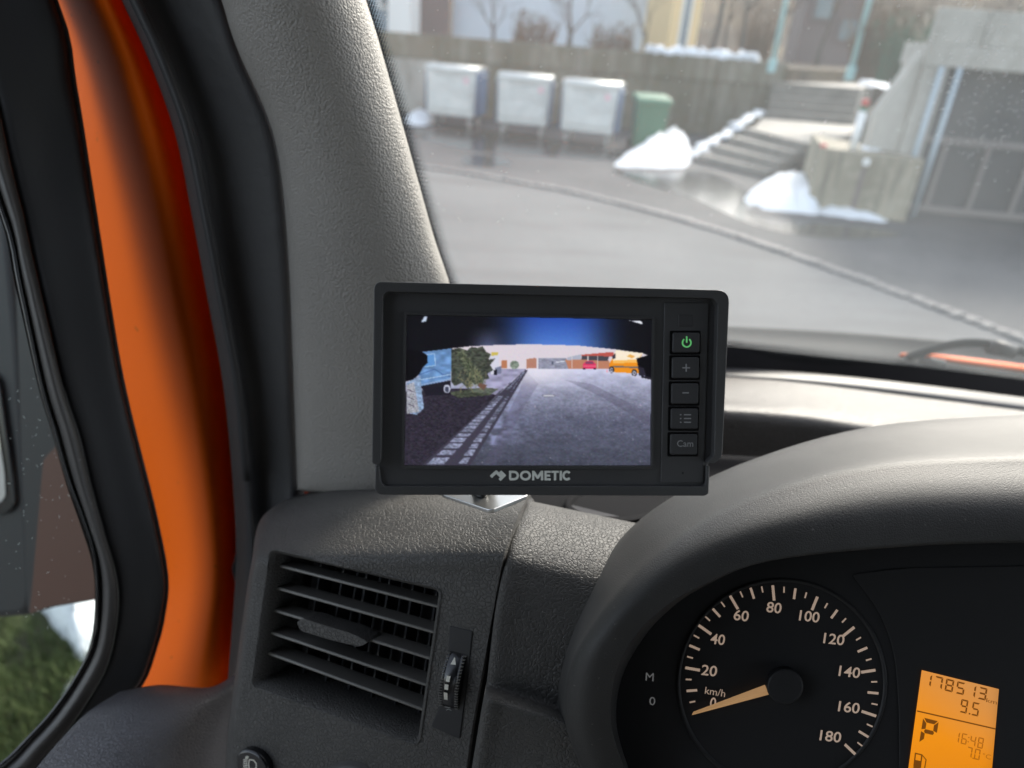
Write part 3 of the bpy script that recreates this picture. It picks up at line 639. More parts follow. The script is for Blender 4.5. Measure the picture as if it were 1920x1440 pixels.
# windscreen pillar trim: convex, its left face to the door, its right face to the windscreen
tl = [(-600, 170), (-300, 285), (-80, 382), (0, 415), (60, 433), (110, 452), (190, 490), (260, 515), (350, 530), (480, 541), (540, 544), (700, 550), (905, 557), (960, 560)]
tr_ = [(-600, 470), (-300, 590), (-80, 662), (0, 686), (60, 705), (150, 731), (260, 762), (350, 787), (480, 824), (540, 845), (700, 872), (905, 890), (960, 890)]
rows = []
for y in (-600, -300, -80, 0, 60, 120, 190, 260, 350, 450, 540, 640, 740, 840, 912):
    l, = lerp(tl, y); r, = lerp(tr_, y); db = np.interp(y, [-600, -300, -80, 912], [.30, .345, .385, .505]); row = []
    for t, o in ((0, .045), (.035, .021), (.12, .010), (.3, .002), (.45, 0), (.6, .001), (.75, .006), (.9, .017), (.975, .028), (1, .045)):
        row.append((l+(r-l)*t, y+(14*math.sin(t*math.pi)-4 if y == 912 else 0), db+o))
    rows.append(row)
rows.append([(x, y+9, d+.012) for x, y, d in rows[-1]]); rows.append([(x, y+12, d+.05) for x, y, d in rows[-2]])
loft('pillar_trim', rows, K['trim'], van, 4, 4, .004)
# black rubber door seal on the body flange, with its lip
sl_ = [(-600, -20), (-300, 110), (-80, 205), (0, 238), (110, 288), (250, 338), (400, 369), (560, 399), (720, 428), (900, 446), (1060, 452), (1290, 436)]
rows = []
for y in (-600, -300, -80, 0, 110, 250, 400, 560, 720, 900, 1060, 1290):
    l, = lerp(sl_, y); r = lerp(tl, min(y, 900))[0]+14; db = np.interp(y, [-600, -80, 912], [.34, .435, .565])
    rows.append([(l-10, y, db+.030), (l+6, y, db+.006), (l+20, y, db-.004), (l+36, y, db+.008), (l+.5*(r-l), y, db+.012), (r-22, y, db+.006), (r, y, db+.018)])
loft('door_seal', rows, K['rubber'], van, 4, 5, .006)
lip = [P(l+17, y, np.interp(y, [-80, 912], [.435, .565])-.004) for y, l in [(q[0], q[1]) for q in sl_][2:10]]
MB().pipe(cr(lip, 6), .0032, 8).build('seal_lip', K['rubber'], van, True)
# orange body pillar: a convex painted channel behind the door
ol = [(-600, -200), (-300, -60), (-80, 60), (0, 100), (110, 130), (260, 150), (400, 175), (600, 200), (720, 225), (860, 260), (1020, 300), (1090, 308), (1160, 300), (1215, 285), (1290, 258), (1340, 250)]
rows = []
for y in (-600, -300, -80, 0, 110, 250, 400, 560, 720, 860, 1000, 1090, 1180, 1290, 1340):
    l, = lerp(ol, y); r = lerp(sl_, min(y, 1290))[0]+16; l0 = l-60; db = np.interp(y, [-600, -80, 912], [.385, .475, .615]); row = []
    for t, o in ((0, .15), (.2, .088), (.36, .052), (.48, .030), (.57, .015), (.65, .005), (.71, .001), (.77, .002), (.84, .009), (.94, .024)):
        row.append((l0+(r-l0)*t, y, db+o))
    row.append((r+12, y, db-.01)); rows.append(row)
body = loft('body_pillar', rows, K['orange'], van, 4, 5, .004)
skin = []
for y in (-600, -300, -80, 110, 250, 400, 560, 720, 860, 1000, 1180, 1340):
    l, = lerp(ol, y); rx, = lerp(tr_, min(y, 900)); rx = rx if y < 900 else 520; db = np.interp(y, [-600, -80, 912], [.385, .475, .615]); dw = np.interp(y, [-760, -260, 80, 330, 560, 640, 1340], [.31, .37, .475, .555, .63, .66, .80])
    skin.append([(l-70, y, db+.155), (.6*l+.4*rx-40, y, db+.19), (.25*l+.75*rx-20, y, max(db+.13, dw+.03)), (rx-6, y, dw+.004)])
SKIN_ROWS = skin
loft('pillar_skin', skin, K['orange'], van, 4, 4, .002)
prism('grommet', rp([(446, 1030), (470, 1022), (484, 1060), (470, 1100), (446, 1094), (436, 1064)], 9), Pl((430, 1060, .60), (500, 1060, .60), (430, 1200, .62)), -.004, .004, K['rubber'], van, .001)

# driver door, standing open: black frame, seal, glass, card
door = MB()
gi = [(-420, -250), (-150, 60), (0, 390), (36, 540), (75, 720), (98, 800), (125, 895), (152, 968), (175, 1040), (182, 1110), (176, 1195), (146, 1262), (100, 1330), (50, 1385), (0, 1433), (-120, 1520)]
go = [(-360, -330), (-70, 20), (30, 350), (60, 475), (118, 720), (148, 815), (170, 905), (195, 1000), (217, 1078), (221, 1145), (202, 1243), (165, 1312), (125, 1370), (85, 1415), (45, 1462), (-90, 1570)]
fo = [(-80, -380), (100, 0), (136, 160), (168, 360), (212, 640), (236, 760), (262, 865), (287, 965), (309, 1082), (303, 1155), (289, 1212), (262, 1282), (205, 1335), (140, 1392), (90, 1445), (0, 1600)]
def dd(x, y): return .50-(250-x)*.00011+np.interp(y, [-300, 1500], [-.045, .03])
rows = [[(a[0]+(b[0]-a[0])*t, a[1]+(b[1]-a[1])*t, dd(a[0]+(b[0]-a[0])*t, a[1])+o) for t, o in ((0, .006), (.08, 0), (.5, .002), (.9, .004), (.985, .010), (1, .024), (.97, .06))] for a, b in zip(go, fo)]
frame = loft('driver_door', rows, K['black'], van, 4, 4, .003)
rows = [[(b[0]+dx, b[1], dd(b[0], b[1])+o) for dx, o in ((-1, .022), (-2, .05), (-8, .062), (-40, .076))] for b in fo]
loft('door_edge', rows, K['rubber'], frame, 3, 4, .003)
rows = [[(a[0]+(b[0]-a[0])*t, a[1]+(b[1]-a[1])*t, dd(a[0]+(b[0]-a[0])*t, a[1])+o) for t, o in ((-.02, .008), (.10, -.001), (.2, .0), (.24, .0035), (.30, -.003), (.6, -.006), (.95, -.002), (1.0, .006))] for a, b in zip(gi, go)]
loft('window_seal', rows, K['seal'], frame, 4, 4, .004)
lp_ = [P(a[0]+2, a[1], dd(a[0], a[1])-.0015) for a in gi[1:]]
MB().pipe(cr(lp_, 4), .0013, 6).build('seal_bead', K['gloss'], frame, True)
gv = [P(a[0]+8, a[1], dd(a[0], a[1])+.007) for a in gi]+[P(-700, 1520, dd(-700, 1500)+.007), P(-700, -250, dd(-700, 0)+.007)]
cen = P(-300, 700, dd(-300, 700)+.007); ng = len(gv)
mesh('window_pane', gv+[cen], [(i, (i+1) % ng, ng) for i in range(ng)], K['pane'], frame)
fl = MB()
for k in range(95):
    x = random.gauss(80, 38); y = random.uniform(700, 1180)
    if x > np.interp(y, [q[1] for q in gi[2:11]], [q[0] for q in gi[2:11]])-8 or x < -60: continue
    c = P(x, y, dd(x, y)+.0062); a = random.uniform(0, 3.14); l = random.choice([.0003, .0004, .0006, .0011]); u = (RR*math.cos(a)+UU*math.sin(a))*l; v = (-RR*math.sin(a)+UU*math.cos(a))*.00016
    fl.add([c-u-v, c+u-v, c+u*.8+v, c-u+v], [(0, 1, 2, 3)])
mesh('dust_flecks', fl.v, fl.f, K['fleck'], frame, kind='stuff')
rows = [[(225, 1296, .515), (300, 1284, .522), (390, 1289, .53), (440, 1264, .545), (475, 1240, .56)],
        [(165, 1335, .492), (270, 1308, .497), (380, 1308, .505), (432, 1290, .525), (470, 1270, .545)],
        [(115, 1385, .478), (235, 1360, .478), (345, 1352, .487), (405, 1345, .512), (440, 1330, .54)],
        [(60, 1450, .468), (200, 1430, .465), (310, 1425, .476), (385, 1425, .503), (430, 1420, .535)],
        [(-30, 1560, .46), (150, 1540, .455), (280, 1540, .466), (370, 1540, .496), (420, 1540, .53)]]
loft('door_card', rows, K['card'], frame, 6, 6, .006)
# outside mirror seen through the door glass
M1 = Pl((0, 700, .82), (60, 700, .808), (0, 1100, .835))
mir = prism('side_mirror', rp([(-330, 240), (0, 260), (34, 640), (50, 940), (62, 1120), (50, 1158), (-10, 1162), (-330, 1170)], [60, 60, 10, 10, 30, 24, 30, 60], 6), M1, -.09, 0, K['black'], van, .010, 3)
prism('mirror_rim', rp([(-320, 690), (4, 690), (34, 900), (38, 946), (18, 964), (-320, 974)], [40, 40, 10, 20, 24, 40], 6), M1, .001, .006, K['gloss'], mir, .002)
prism('mirror_glass', rp([(-310, 705), (-8, 705), (19, 880), (22, 930), (6, 944), (-310, 950)], [40, 40, 10, 20, 24, 40], 6), M1, .0062, .0075, K['mirror'], mir)
M2 = Pl((60, 900, .74), (180, 900, .70), (60, 1150, .75))
prism('mirror_foot', rp([(20, 300), (60, 380), (152, 760), (190, 1040), (196, 1122), (103, 1138), (52, 1153)], [20, 20, 10, 10, 12, 6, 10], 5), M2, -.05, 0, K['black'], mir, .008)
prism('foot_reflection', rp([(92, 860), (150, 800), (186, 1030), (190, 1119), (104, 1134), (66, 1147), (70, 1110)], [8, 14, 8, 8, 4, 4, 6], 5), M2, .0005, .006, K['footrefl'], mir, .003)  # cover coloured brown as the orange pillar's reflection in the door glass

def widen(rows, x=3000., left=None):                      # carry each row on to the passenger side
    rows = [([tuple(np.array(r[0], float)+(np.array(r[0], float)-np.array(r[1], float))*(r[0][0]-left)/(r[1][0]-r[0][0]))] if left else [])+list(r) for r in rows]
    return [list(r)+[tuple(np.array(r[-1], float)+(np.array(r[-1], float)-np.array(r[-2], float))*(x-r[-1][0])/(r[-1][0]-r[-2][0]))] for r in rows]
# windscreen
wsr = [[(480, -760, .30), (960, -820, .30), (1500, -850, .34), (2150, -850, .37)],
       [(640, -260, .36), (960, -330, .40), (1500, -360, .47), (2150, -360, .52)],
       [(660, -80, .42), (1000, -90, .46), (1500, -90, .53), (2150, -80, .60)],
       [(700, 80, .47), (1000, 120, .51), (1500, 150, .60), (2150, 170, .69)],
       [(780, 330, .55), (1050, 380, .60), (1500, 410, .69), (2150, 430, .80)],
       [(860, 560, .625), (1050, 600, .68), (1500, 640, .79), (2150, 700, .93)],
       [(870, 640, .65), (1060, 668, .71), (1500, 700, .83), (2150, 778, .975)]]
wsr = widen(wsr)
ws = loft('windscreen', wsr, K['glass'], van, 5, 4, 0)
g_ = np.array(wsr, float)
def wsdepth(x, y):                              # depth of the glass at a pixel, from its own grid
    best = None
    for i in range(len(g_)-1):
        xs = None
    ys = [np.interp(x, g_[i, :, 0], g_[i, :, 1]) for i in range(len(g_))]; ds = [np.interp(x, g_[i, :, 0], g_[i, :, 2]) for i in range(len(g_))]
    return float(np.interp(y, ys, ds))
# printed border: solid strip behind the pillar edge and the dotted fade
re = lambda y: lerp(tr_, y)[0]
dots = MB(); row = 0; y = -40.
while y < 545:
    x0 = re(y); d = wsdepth(max(x0, 700), y); 
    for k in range(6):
        x = x0-3+k*5.0+(2.5 if row % 2 else 0)
        r = max(.55, 3.1-.46*k-(.23 if row % 2 else 0))
        c = P(x, y+k*.9, d-.0008); dots.add([c+(RR*math.cos(a)+UU*math.sin(a))*r*d/F for a in np.linspace(0, 2*math.pi, 9)[:-1]], [tuple(range(8))])
    y += 4.1; row += 1
mesh('printed_dots', dots.v, dots.f, K['frit'], ws, kind='stuff')
top = [(1300, 641), (1400, 652), (1500, 662), (1640, 678), (1760, 691), (1920, 711), (2150, 742)]
top = widen([top], 2950., 860)[0]
bot = [(1300, 690), (1400, 694), (1500, 702), (1640, 718), (1760, 732), (1920, 754), (2150, 788)]
bot = widen([bot], 2950., 860)[0]
loft('black_border', [[(x, y, wsdepth(x, y)-.001) for x, y in top], [(x, y+8, wsdepth(x, y)-.001) for x, y in bot]], K['frit'], ws, 4, 3, 0)
bd = MB()
for x, y in cr(top, 40):
    for k in range(3):
        c = P(x+2*(k % 2), y-3.2-3.4*k, wsdepth(x, y)-.001); r = 1.7-.4*k
        bd.add([c+(RR*math.cos(a)+UU*math.sin(a))*r*.85/F for a in np.linspace(0, 2*math.pi, 7)[:-1]], [tuple(range(6))])
mesh('printed_dots', bd.v, bd.f, K['frit'], ws, kind='stuff')
fl = MB()
for k in range(420):
    if random.random() < .62: x = random.gauss(1850, 55); y = random.gauss(random.choice([70, 165, 250]), 38)
    else: x = random.uniform(720, 1920); y = random.uniform(0, 420)
    c = P(x, y, wsdepth(x, y)-.0012); a = random.gauss(.55, .4); l = random.choice([.0007, .0008, .0013, .0022, .0034]) if x > 1500 else random.choice([.0004, .0006]); wv_ = random.uniform(.00018, .0004)
    u = (RR*math.cos(a)+UU*math.sin(a))*l; v = (-RR*math.sin(a)+UU*math.cos(a))*wv_; fl.add([c-u, c-v, c+u, c+v], [(0, 1, 2, 3)])
mesh('dirt_flecks', fl.v, fl.f, K['fleck'], ws, kind='stuff')
# outside the windscreen: cowl, bonnet edge, wiper
rows = [[(1220, 600, .92), (1365, 611, .95), (1500, 618, .99), (1650, 628, 1.03), (1830, 646, 1.08), (2150, 690, 1.16)],
        [(1220, 622, .90), (1365, 630, .93), (1500, 637, .97), (1650, 648, 1.01), (1830, 668, 1.06), (2150, 712, 1.14)],
        [(1220, 648, .86), (1365, 650, .89), (1500, 660, .93), (1650, 676, .97), (1830, 700, 1.02), (2150, 740, 1.10)],
        [(1220, 700, .80), (1365, 700, .83), (1500, 715, .87), (1650, 735, .91), (1830, 760, .96), (2150, 800, 1.04)]]
loft('cowl_panel', widen(rows, left=780), K['cowl'], van, 5, 5, .01)
rows = [[(1690, 662, .985), (1740, 663, 1.0), (1800, 669, 1.02), (1920, 684, 1.04), (2150, 716, 1.1)],
        [(1690, 664, .982), (1740, 668, .998), (1800, 677, 1.01), (1920, 693, 1.03), (2150, 728, 1.09)]
        ]
loft('bonnet_edge', widen(rows), K['orange'], van, 5, 3, .006)
wp = cr([P(1700, 672, .955), P(1745, 656, .95), (P(1790, 645, .945)), P(1840, 643, .94), P(1900, 655, .95), P(2000, 676, .97)], 5)
wip = MB().pipe(wp, .006, 8).build('wiper', K['cowl'], van, True)
MB().pipe([P(1855, 650, .935), P(1880, 655, .935), P(1900, 660, .935)], .010, 8).build('wiper_joint', K['black'], wip, True)
MB().pipe([P(1725, 676, .95), P(1745, 678, .95), P(1770, 682, .95)], .0055, 8).build('washer_nozzle', K['strip'], van, True)

# dashboard: left vent panel, middle panel, upper pad, tray
VP = Pl((478, 1040, .44), (945, 1035, .388), (433, 1370, .442))
fa = [(478, 945, 1045, 1040), (470, 936, 1090, 1085), (460, 924, 1160, 1150), (449, 908, 1240, 1240), (440, 893, 1310, 1320), (431, 880, 1390, 1400), (424, 866, 1520, 1520)]
rows = [[(545, 935, .60), (556, 930, .585), (640, 905, .56), (760, 900, .54), (880, 900, .52), (1000, 905, .50)],
        [(512, 952, .54), (526, 943, .52), (630, 922, .505), (740, 925, .487), (860, 932, .47), (988, 934, .452)],
        [(490, 972, .515), (499, 966, .488), (610, 948, .472), (720, 952, .455), (850, 958, .438), (976, 958, .420)],
        [(479, 1002, .495), (486, 1000, .465), (600, 992, .447), (715, 996, .431), (842, 998, .415), (960, 996, .402)]]
for l, r, yl, yr in fa:
    row = [(l-5, yl, VP.d(l, yl)+.03), (l+2, yl, VP.d(l, yl)+.004)]
    for t in (.06, .25, .5, .75, 1): x = l+(r-l)*t; y = yl+(yr-yl)*t; row.append((x, y, VP.d(x, y)))
    rows.append(row)
rows = [r if len(r) == 7 else r[:2]+[((r[1][0]*.7+r[2][0]*.3), (r[1][1]*.7+r[2][1]*.3), (r[1][2]*.62+r[2][2]*.38))]+r[2:] for r in rows]
panel = loft('dashboard', rows, K['dash'], van, 6, 6, 0)
hole = rp([(508, 1030), (827, 1105), (785, 1397), (474, 1285)], [14, 16, 16, 10], 6)
# cut the vent opening
hc = prism('vent_cutter', hole, VP, -.05, .03, None)
bo = panel.modifiers.new('cut', 'BOOLEAN'); bo.operation = 'DIFFERENCE'; bo.solver = 'EXACT'; bo.object = hc
so_ = panel.modifiers.new('solid', 'SOLIDIFY'); so_.thickness = .004; so_.offset = -1
panel.modifiers.move(1, 0)
hc.data.transform(Matrix.Identity(4))
bpy.context.view_layer.update()
dg = bpy.context.evaluated_depsgraph_get(); nm = bpy.data.meshes.new_from_object(panel.evaluated_get(dg)); panel.modifiers.clear(); panel.data = nm
bpy.data.objects.remove(hc)
nm.polygons.foreach_set('use_smooth', [True]*len(nm.polygons))
try: nm.set_sharp_from_angle(angle=math.radians(50))
except Exception: pass
def grow(pts, k):
    p = np.array(pts); c = p.mean(0); n = len(p); out = []
    s = 1 if area([tuple(q) for q in p]) > 0 else -1
    for i in range(n):
        t = p[(i+1) % n]-p[i-1]; t /= (np.linalg.norm(t)+1e-9); out.append((p[i][0]+s*t[1]*k, p[i][1]-s*t[0]*k))
    return out
vent = ringloft('air_vent', [(grow(hole, 4), .0002), (grow(hole, 2), .0009), (hole, 0), (grow(hole, -6.5), -.0028), (grow(hole, -8), -.018), (grow(hole, -7.5), -.045)], VP, K['dash'], van, smooth=True)
prism('duct_back', grow(hole, 4), VP, -.052, -.046, K['black'], vent)
loft('duct_floor', [[(x, y, VP.d(x, y)+d_) for x, y, d_ in r_] for r_ in ([(484, 1240, .04), (640, 1290, .04), (790, 1345, .04)], [(482, 1268, .012), (640, 1322, .012), (784, 1376, .012)], [(476, 1283, .002), (632, 1338, .002), (782, 1392, .002)])], K['slat'], vent, 3, 3, .001)
for (a, b) in [((508, 1066), (823, 1148)), ((501, 1108), (815, 1197)), ((495, 1150), (806, 1247)), ((490, 1193), (799, 1298)), ((485, 1232), (791, 1345))]:
    A, B = np.array(a, float), np.array(b, float); A = A+(A-B)*.012; B = B+(B-A)*.012
    h = -.0075; lo = []
    for q in (A, B):
        x, y = q
        lo.append([VP.hit(x, y-3.2, h), VP.hit(x, y+3.0, h), VP.hit(x, y+3.6, h-.015), VP.hit(x, y-1.2, h-.016)])
    o = mesh('slat', lo[0]+lo[1], [(0, 1, 2, 3), (7, 6, 5, 4), (0, 4, 5, 1), (1, 5, 6, 2), (2, 6, 7, 3), (3, 7, 4, 0)], K['slat'], vent); fixn(o); bevel(o, .0007, 2)
for k, xt in enumerate((560, 604, 649, 694, 740, 787)):
    yt = np.interp(xt, [508, 827], [1030, 1105]); a = (xt, yt-4); b = (xt-44, yt+262+k*5)
    vs = []
    for q in (a, b):
        for dx, h in ((-1.6, -.027), (1.6, -.027), (1.6, -.044), (-1.6, -.044)): vs.append(VP.hit(q[0]+dx, q[1], h))
    fixn(mesh('vane', vs, [(0, 1, 2, 3), (7, 6, 5, 4), (0, 4, 5, 1), (1, 5, 6, 2), (2, 6, 7, 3), (3, 7, 4, 0)], K['black'], vent))
kb = rp([(553, 1168), (566, 1161), (612, 1176), (660, 1190), (688, 1206), (672, 1215), (618, 1202), (560, 1184)], [5, 6, 20, 16, 5, 10, 20, 6], 4)
prism('direction_knob', kb, VP, -.018, -.0015, K['dash'], vent, .0018, 3)
# blower wheel in its plate
prism('wheel_plate', rp([(843, 1173), (887, 1183), (879, 1262), (863, 1386), (808, 1362), (838, 1290)], [4, 4, 60, 5, 5, 60], 5), VP, -.002, .0006, K['facep'], van, .0005)
wc = (851, 1274); wax = np.array([-7.5, 51.]); wsd = np.array([18.5, 4.5])
wh_ = lambda t: .0005+.0062*math.cos(t*1.5)
rows = []
for t in np.linspace(-1.05, 1.05, 15):
    k = math.sqrt(max(0, 1-(abs(t)/1.12)**6)); row = []
    for s in (-1, -.92, -.7, -.35, 0, .35, .7, .92, 1):
        q = np.array(wc)+wax*t*1.06+wsd*s*k; hh = wh_(t)*(1-.12*s*s) if abs(s) < 1 else -.002
        if abs(t) > 1: hh = -.002
        v = VP.hit(q[0], q[1], hh); row.append(tuple(v))
    rows.append(row)
wheel = loft('vent_wheel', rows, K['gloss'], van, 2, 2, .0006, world=True)
for k in range(19):
    t = -.9+1.8*k/18
    for s in (-.78, .80):
        q = np.array(wc)+wax*t*1.06+wsd*s; hh = wh_(t)*.93; a = q-wsd*.15; b = q+wsd*.15; up = wax*.024
        vs = [VP.hit(*(a-up), hh-.0004), VP.hit(*(b-up), hh-.0008), VP.hit(*(b+up), hh-.0008), VP.hit(*(a+up), hh-.0004), VP.hit(*(a-up*.6), hh+.0008), VP.hit(*(b-up*.6), hh+.0004), VP.hit(*(b+up*.6), hh+.0004), VP.hit(*(a+up*.6), hh+.0008)]
        fixn(mesh('rib', vs, [(0, 1, 2, 3), (4, 5, 6, 7), (0, 1, 5, 4), (1, 2, 6, 5), (2, 3, 7, 6), (3, 0, 4, 7)], K['slat'], wheel))
def wm(name, pts, m_=K['iconw']):
    vs = []
    for x, y in pts:
        t = ((np.array([x, y])-wc)@wax)/(wax@wax)/1.06; vs.append(VP.hit(x, y, wh_(t)*1.0+.0006))
    mesh(name, vs, [tuple(range(len(vs)))], m_, wheel)
K['mark'] = mat('cream_print', (.62, .60, .52), .6, .3)
wm('arrow_mark', [(857, 1228), (861, 1241), (851, 1240)], K['mark'])
for x, y, hh in ((850, 1259, 11), (847, 1274, 11), (844, 1290, 16)): wm('bar_mark', [(x-3, y-.5), (x+4, y+.8), (x+3.2-hh*.08, y+hh), (x-4.2, y+hh-1.4)], K['mark'])
wm('arrow_mark', stroke([(837, 1322), (848, 1324)], 1.4), K['icon']); wm('vent_mark', stroke([(838, 1330), (843, 1327), (848, 1330)], 1.3), K['icon'])
# headlight levelling switch and light switch
sw = prism('headlight_switch', rp([(449, 1475), (455, 1404), (474, 1396), (498, 1406), (513, 1428), (516, 1480)], [8, 14, 12, 14, 14, 8], 5), VP, -.002, .0055, K['gloss'], van, .0022, 4)
sy = [stroke([(479, 1416), (487, 1417), (492, 1423), (492, 1432), (486, 1434), (479, 1433), (478, 1424), (479, 1416)], 1.9)]
for k in range(5): sy.append(stroke([(468, 1416.5+3.3*k), (476, 1417+3.3*k)], 1.7))
sy += [[(471, 1414), (473.5, 1409), (478, 1410), (477, 1415)], stroke([(475, 1410), (476, 1414)], 2), [(471, 1434), (477.5, 1434.5), (474, 1440)]]
polys('lamp_symbol', sy, VP, .0056, .0058, K['mark'], sw)
ls = prism('light_switch', disc(655, 1500, 66, 67, 40), VP, -.002, .004, K['slat'], van, .002, 3)
ringloft('switch_ring', [(disc(655, 1500, 72, 73, 40), .0002), (disc(655, 1500, 68, 69, 40), .002), (disc(655, 1500, 64, 65, 40), .0042), (disc(655, 1500, 58, 59, 40), .0045)], VP, K['metal'] if False else K['seal'], ls, smooth=True)
# dark gap and middle panel
sm_ = [(985, 935, .455), (972, 962, .428), (958, 998, .41), (945, 1040, .397), (935, 1080, .396), (922, 1150, .396), (906, 1240, .396), (890, 1325, .396), (868, 1460, .398), (850, 1560, .40)]
loft('panel_gap', [[(x-12, y, d+.006) for x, y, d in sm_], [(x+14, y, d+.006) for x, y, d in sm_]], K['black'], van, 4, 2, .002)
rows = []
for i, (x, y, d) in enumerate([(996, 946, .478), (993, 940, .452), (982, 962, .425), (966, 996, .405), (952, 1040, .390), (942, 1080, .387), (929, 1150, .386), (917, 1250, .385), (913, 1283, .385)]):
    xr = [1300, 1290, 1280, 1255, 1220, 1190, 1150, 1125, 1120][i]; k = [(1010, .48), (1002, .455), (1022, .432), (1052, .412), (1092, .396), (1132, .388), (1210, .382), (1312, .380), (1350, .380)][i]
    row = []
    for t in (0, .012, .2, .4, .6, .8, 1):
        xx = x+(xr-x)*t; yy = y+(k[0]-y)*t*(1 if i else 1); row.append((xx, yy, d+(k[1]-d)*t+(.012 if t == 0 else 0)))
    rows.append(row)
row_l = rows[-1]
rows.append([(p[0]-2, p[1]+14, p[2]-.012 if j else p[2]) for j, p in enumerate(row_l)])
rows.append([(p[0]-5, p[1]+26, p[2]-.017 if j else p[2]) for j, p in enumerate(row_l)])
rows.append([(p[0]-9, p[1]+46, p[2]-.0165 if j else p[2]) for j, p in enumerate(row_l)])
rows.append([(p[0]-18, p[1]+100, p[2]-.014 if j else p[2]) for j, p in enumerate(row_l)])
rows.append([(p[0]-44, p[1]+260, p[2]-.011 if j else p[2]) for j, p in enumerate(row_l)])
loft('middle_panel', rows, K['dash'], van, 6, 5, .003)
# upper pad, defroster strip, tray with cup holder
rows = [[(1000, 950, .675), (1180, 960, .68), (1340, 975, .69), (1500, 980, .705), (1700, 995, .73), (2150, 1010, .79)],
        [(1000, 785, .632), (1180, 800, .637), (1340, 815, .647), (1500, 830, .662), (1700, 856, .684), (2150, 896, .745)],
        [(1000, 748, .625), (1180, 760, .63), (1340, 775, .64), (1500, 788, .655), (1700, 815, .675), (2150, 858, .735)],
        [(1000, 736, .635), (1180, 747, .64), (1340, 760, .65), (1500, 772, .666), (1700, 798, .69), (2150, 842, .75)],
        [(1000, 728, .66), (1180, 740, .665), (1340, 748, .675), (1500, 757, .69), (1700, 780, .715), (2150, 828, .775)],
        [(1000, 690, .72), (1180, 697, .73), (1340, 707, .745), (1500, 719, .765), (1700, 743, .80), (2150, 800, .87)],
        [(1000, 686, .726), (1180, 693, .736), (1340, 703, .755), (1500, 715, .775), (1700, 739, .81), (2150, 796, .88)]]
loft('upper_pad', widen(rows, left=780), K['pad'], van, 6, 4, .004)
rows = [[(1000, 690, .724), (1180, 696, .734), (1340, 706, .748), (1500, 718, .768), (1700, 742, .803), (2150, 799, .873)],
        [(1000, 685, .727), (1180, 690, .737), (1340, 699, .752), (1500, 710, .772), (1700, 732, .807), (2150, 789, .878)],
        [(1000, 672, .745), (1180, 680, .757), (1340, 688, .772), (1500, 698, .792), (1700, 718, .828), (2150, 775, .90)]]
loft('defroster_strip', widen(rows, left=780), K['strip'], van, 6, 5, .004)
TP = Pl((1000, 930, .52), (1250, 975, .50), (1040, 900, .59))
rows = [[(900, 985, .475), (1000, 985, .465), (1150, 1010, .45), (1300, 1040, .44), (1400, 1060, .43)], [(900, 930, .52), (1000, 936, .51), (1150, 955, .50), (1300, 975, .49), (1400, 990, .48)],
        [(880, 890, .59), (1000, 890, .585), (1150, 895, .58), (1300, 905, .575), (1500, 915, .57)], [(880, 830, .61), (1000, 835, .605), (1150, 840, .60), (1300, 850, .60), (1500, 860, .60)]]
loft('tray', rows, K['trayb'], van, 5, 5, .003)
cup = ringloft('cup_holder', [(disc(1150, 955, 92, 34, 40), .004), (disc(1150, 955, 86, 30, 40), .006), (disc(1150, 956, 82, 28, 40), .003), (disc(1150, 958, 80, 27, 40), .0005)], TP, K['trayb'], van, smooth=True)
prism('cup_bottom', disc(1150, 957, 83, 28, 40), TP, -.0005, .0012, K['frit'], cup)

# instrument cluster hood
A = [(1040, 1330, .425), (1043, 1262, .418), (1078, 1150, .415), (1146, 1030, .42), (1250, 938, .432), (1420, 858, .455), (1640, 799, .50), (1920, 778, .535), (2150, 776, .55)]
A0 = [(1052, 1335, .46), (1060, 1262, .46), (1095, 1150, .46), (1165, 1035, .465), (1270, 950, .48), (1430, 880, .51), (1650, 815, .55), (1920, 800, .58), (2150, 800, .60)]
A1 = [(1044, 1335, .395), (1050, 1258, .388), (1088, 1155, .384), (1156, 1050, .386), (1265, 955, .394), (1430, 880, .412), (1645, 823, .44), (1920, 806, .465), (2150, 804, .48)]
B = [(1056, 1338, 0.366), (1066, 1250, 0.36), (1106, 1168, 0.357), (1174, 1080, 0.356), (1280, 990, 0.36), (1435, 914, 0.368), (1650, 860, 0.378), (1920, 846, 0.38), (2150, 846, 0.376)]
B1 = [(1066, 1340, 0.353), (1076, 1246, 0.348), (1117, 1172, 0.346), (1185, 1094, 0.345), (1288, 1010, 0.348), (1438, 940, 0.354), (1652, 890, 0.36), (1920, 876, 0.36), (2150, 876, 0.355)]
C1 = [(1096, 1344, 0.344), (1106, 1248, 0.34), (1142, 1180, 0.338), (1205, 1114, 0.337), (1295, 1050, 0.338), (1440, 988, 0.34), (1660, 948, 0.343), (1920, 936, 0.341), (2150, 936, 0.335)]
C = [(1140, 1350, 0.343), (1148, 1262, 0.339), (1183, 1192, 0.337), (1232, 1142, 0.336), (1302, 1098, 0.336), (1440, 1046, 0.336), (1690, 1018, 0.337), (1920, 1010, 0.334), (2150, 1010, 0.326)]
D = [(1146, 1350, 0.348), (1155, 1266, 0.344), (1190, 1198, 0.342), (1238, 1148, 0.341), (1306, 1104, 0.341), (1442, 1051, 0.341), (1692, 1023, 0.342), (1920, 1015, 0.339), (2150, 1015, 0.331)]
E_ = [(1156, 1350, 0.385), (1166, 1270, 0.382), (1204, 1200, 0.38), (1248, 1150, 0.38), (1312, 1104, 0.378), (1444, 1050, 0.372), (1694, 1020, 0.366), (1920, 1012, 0.358), (2150, 1012, 0.348)]
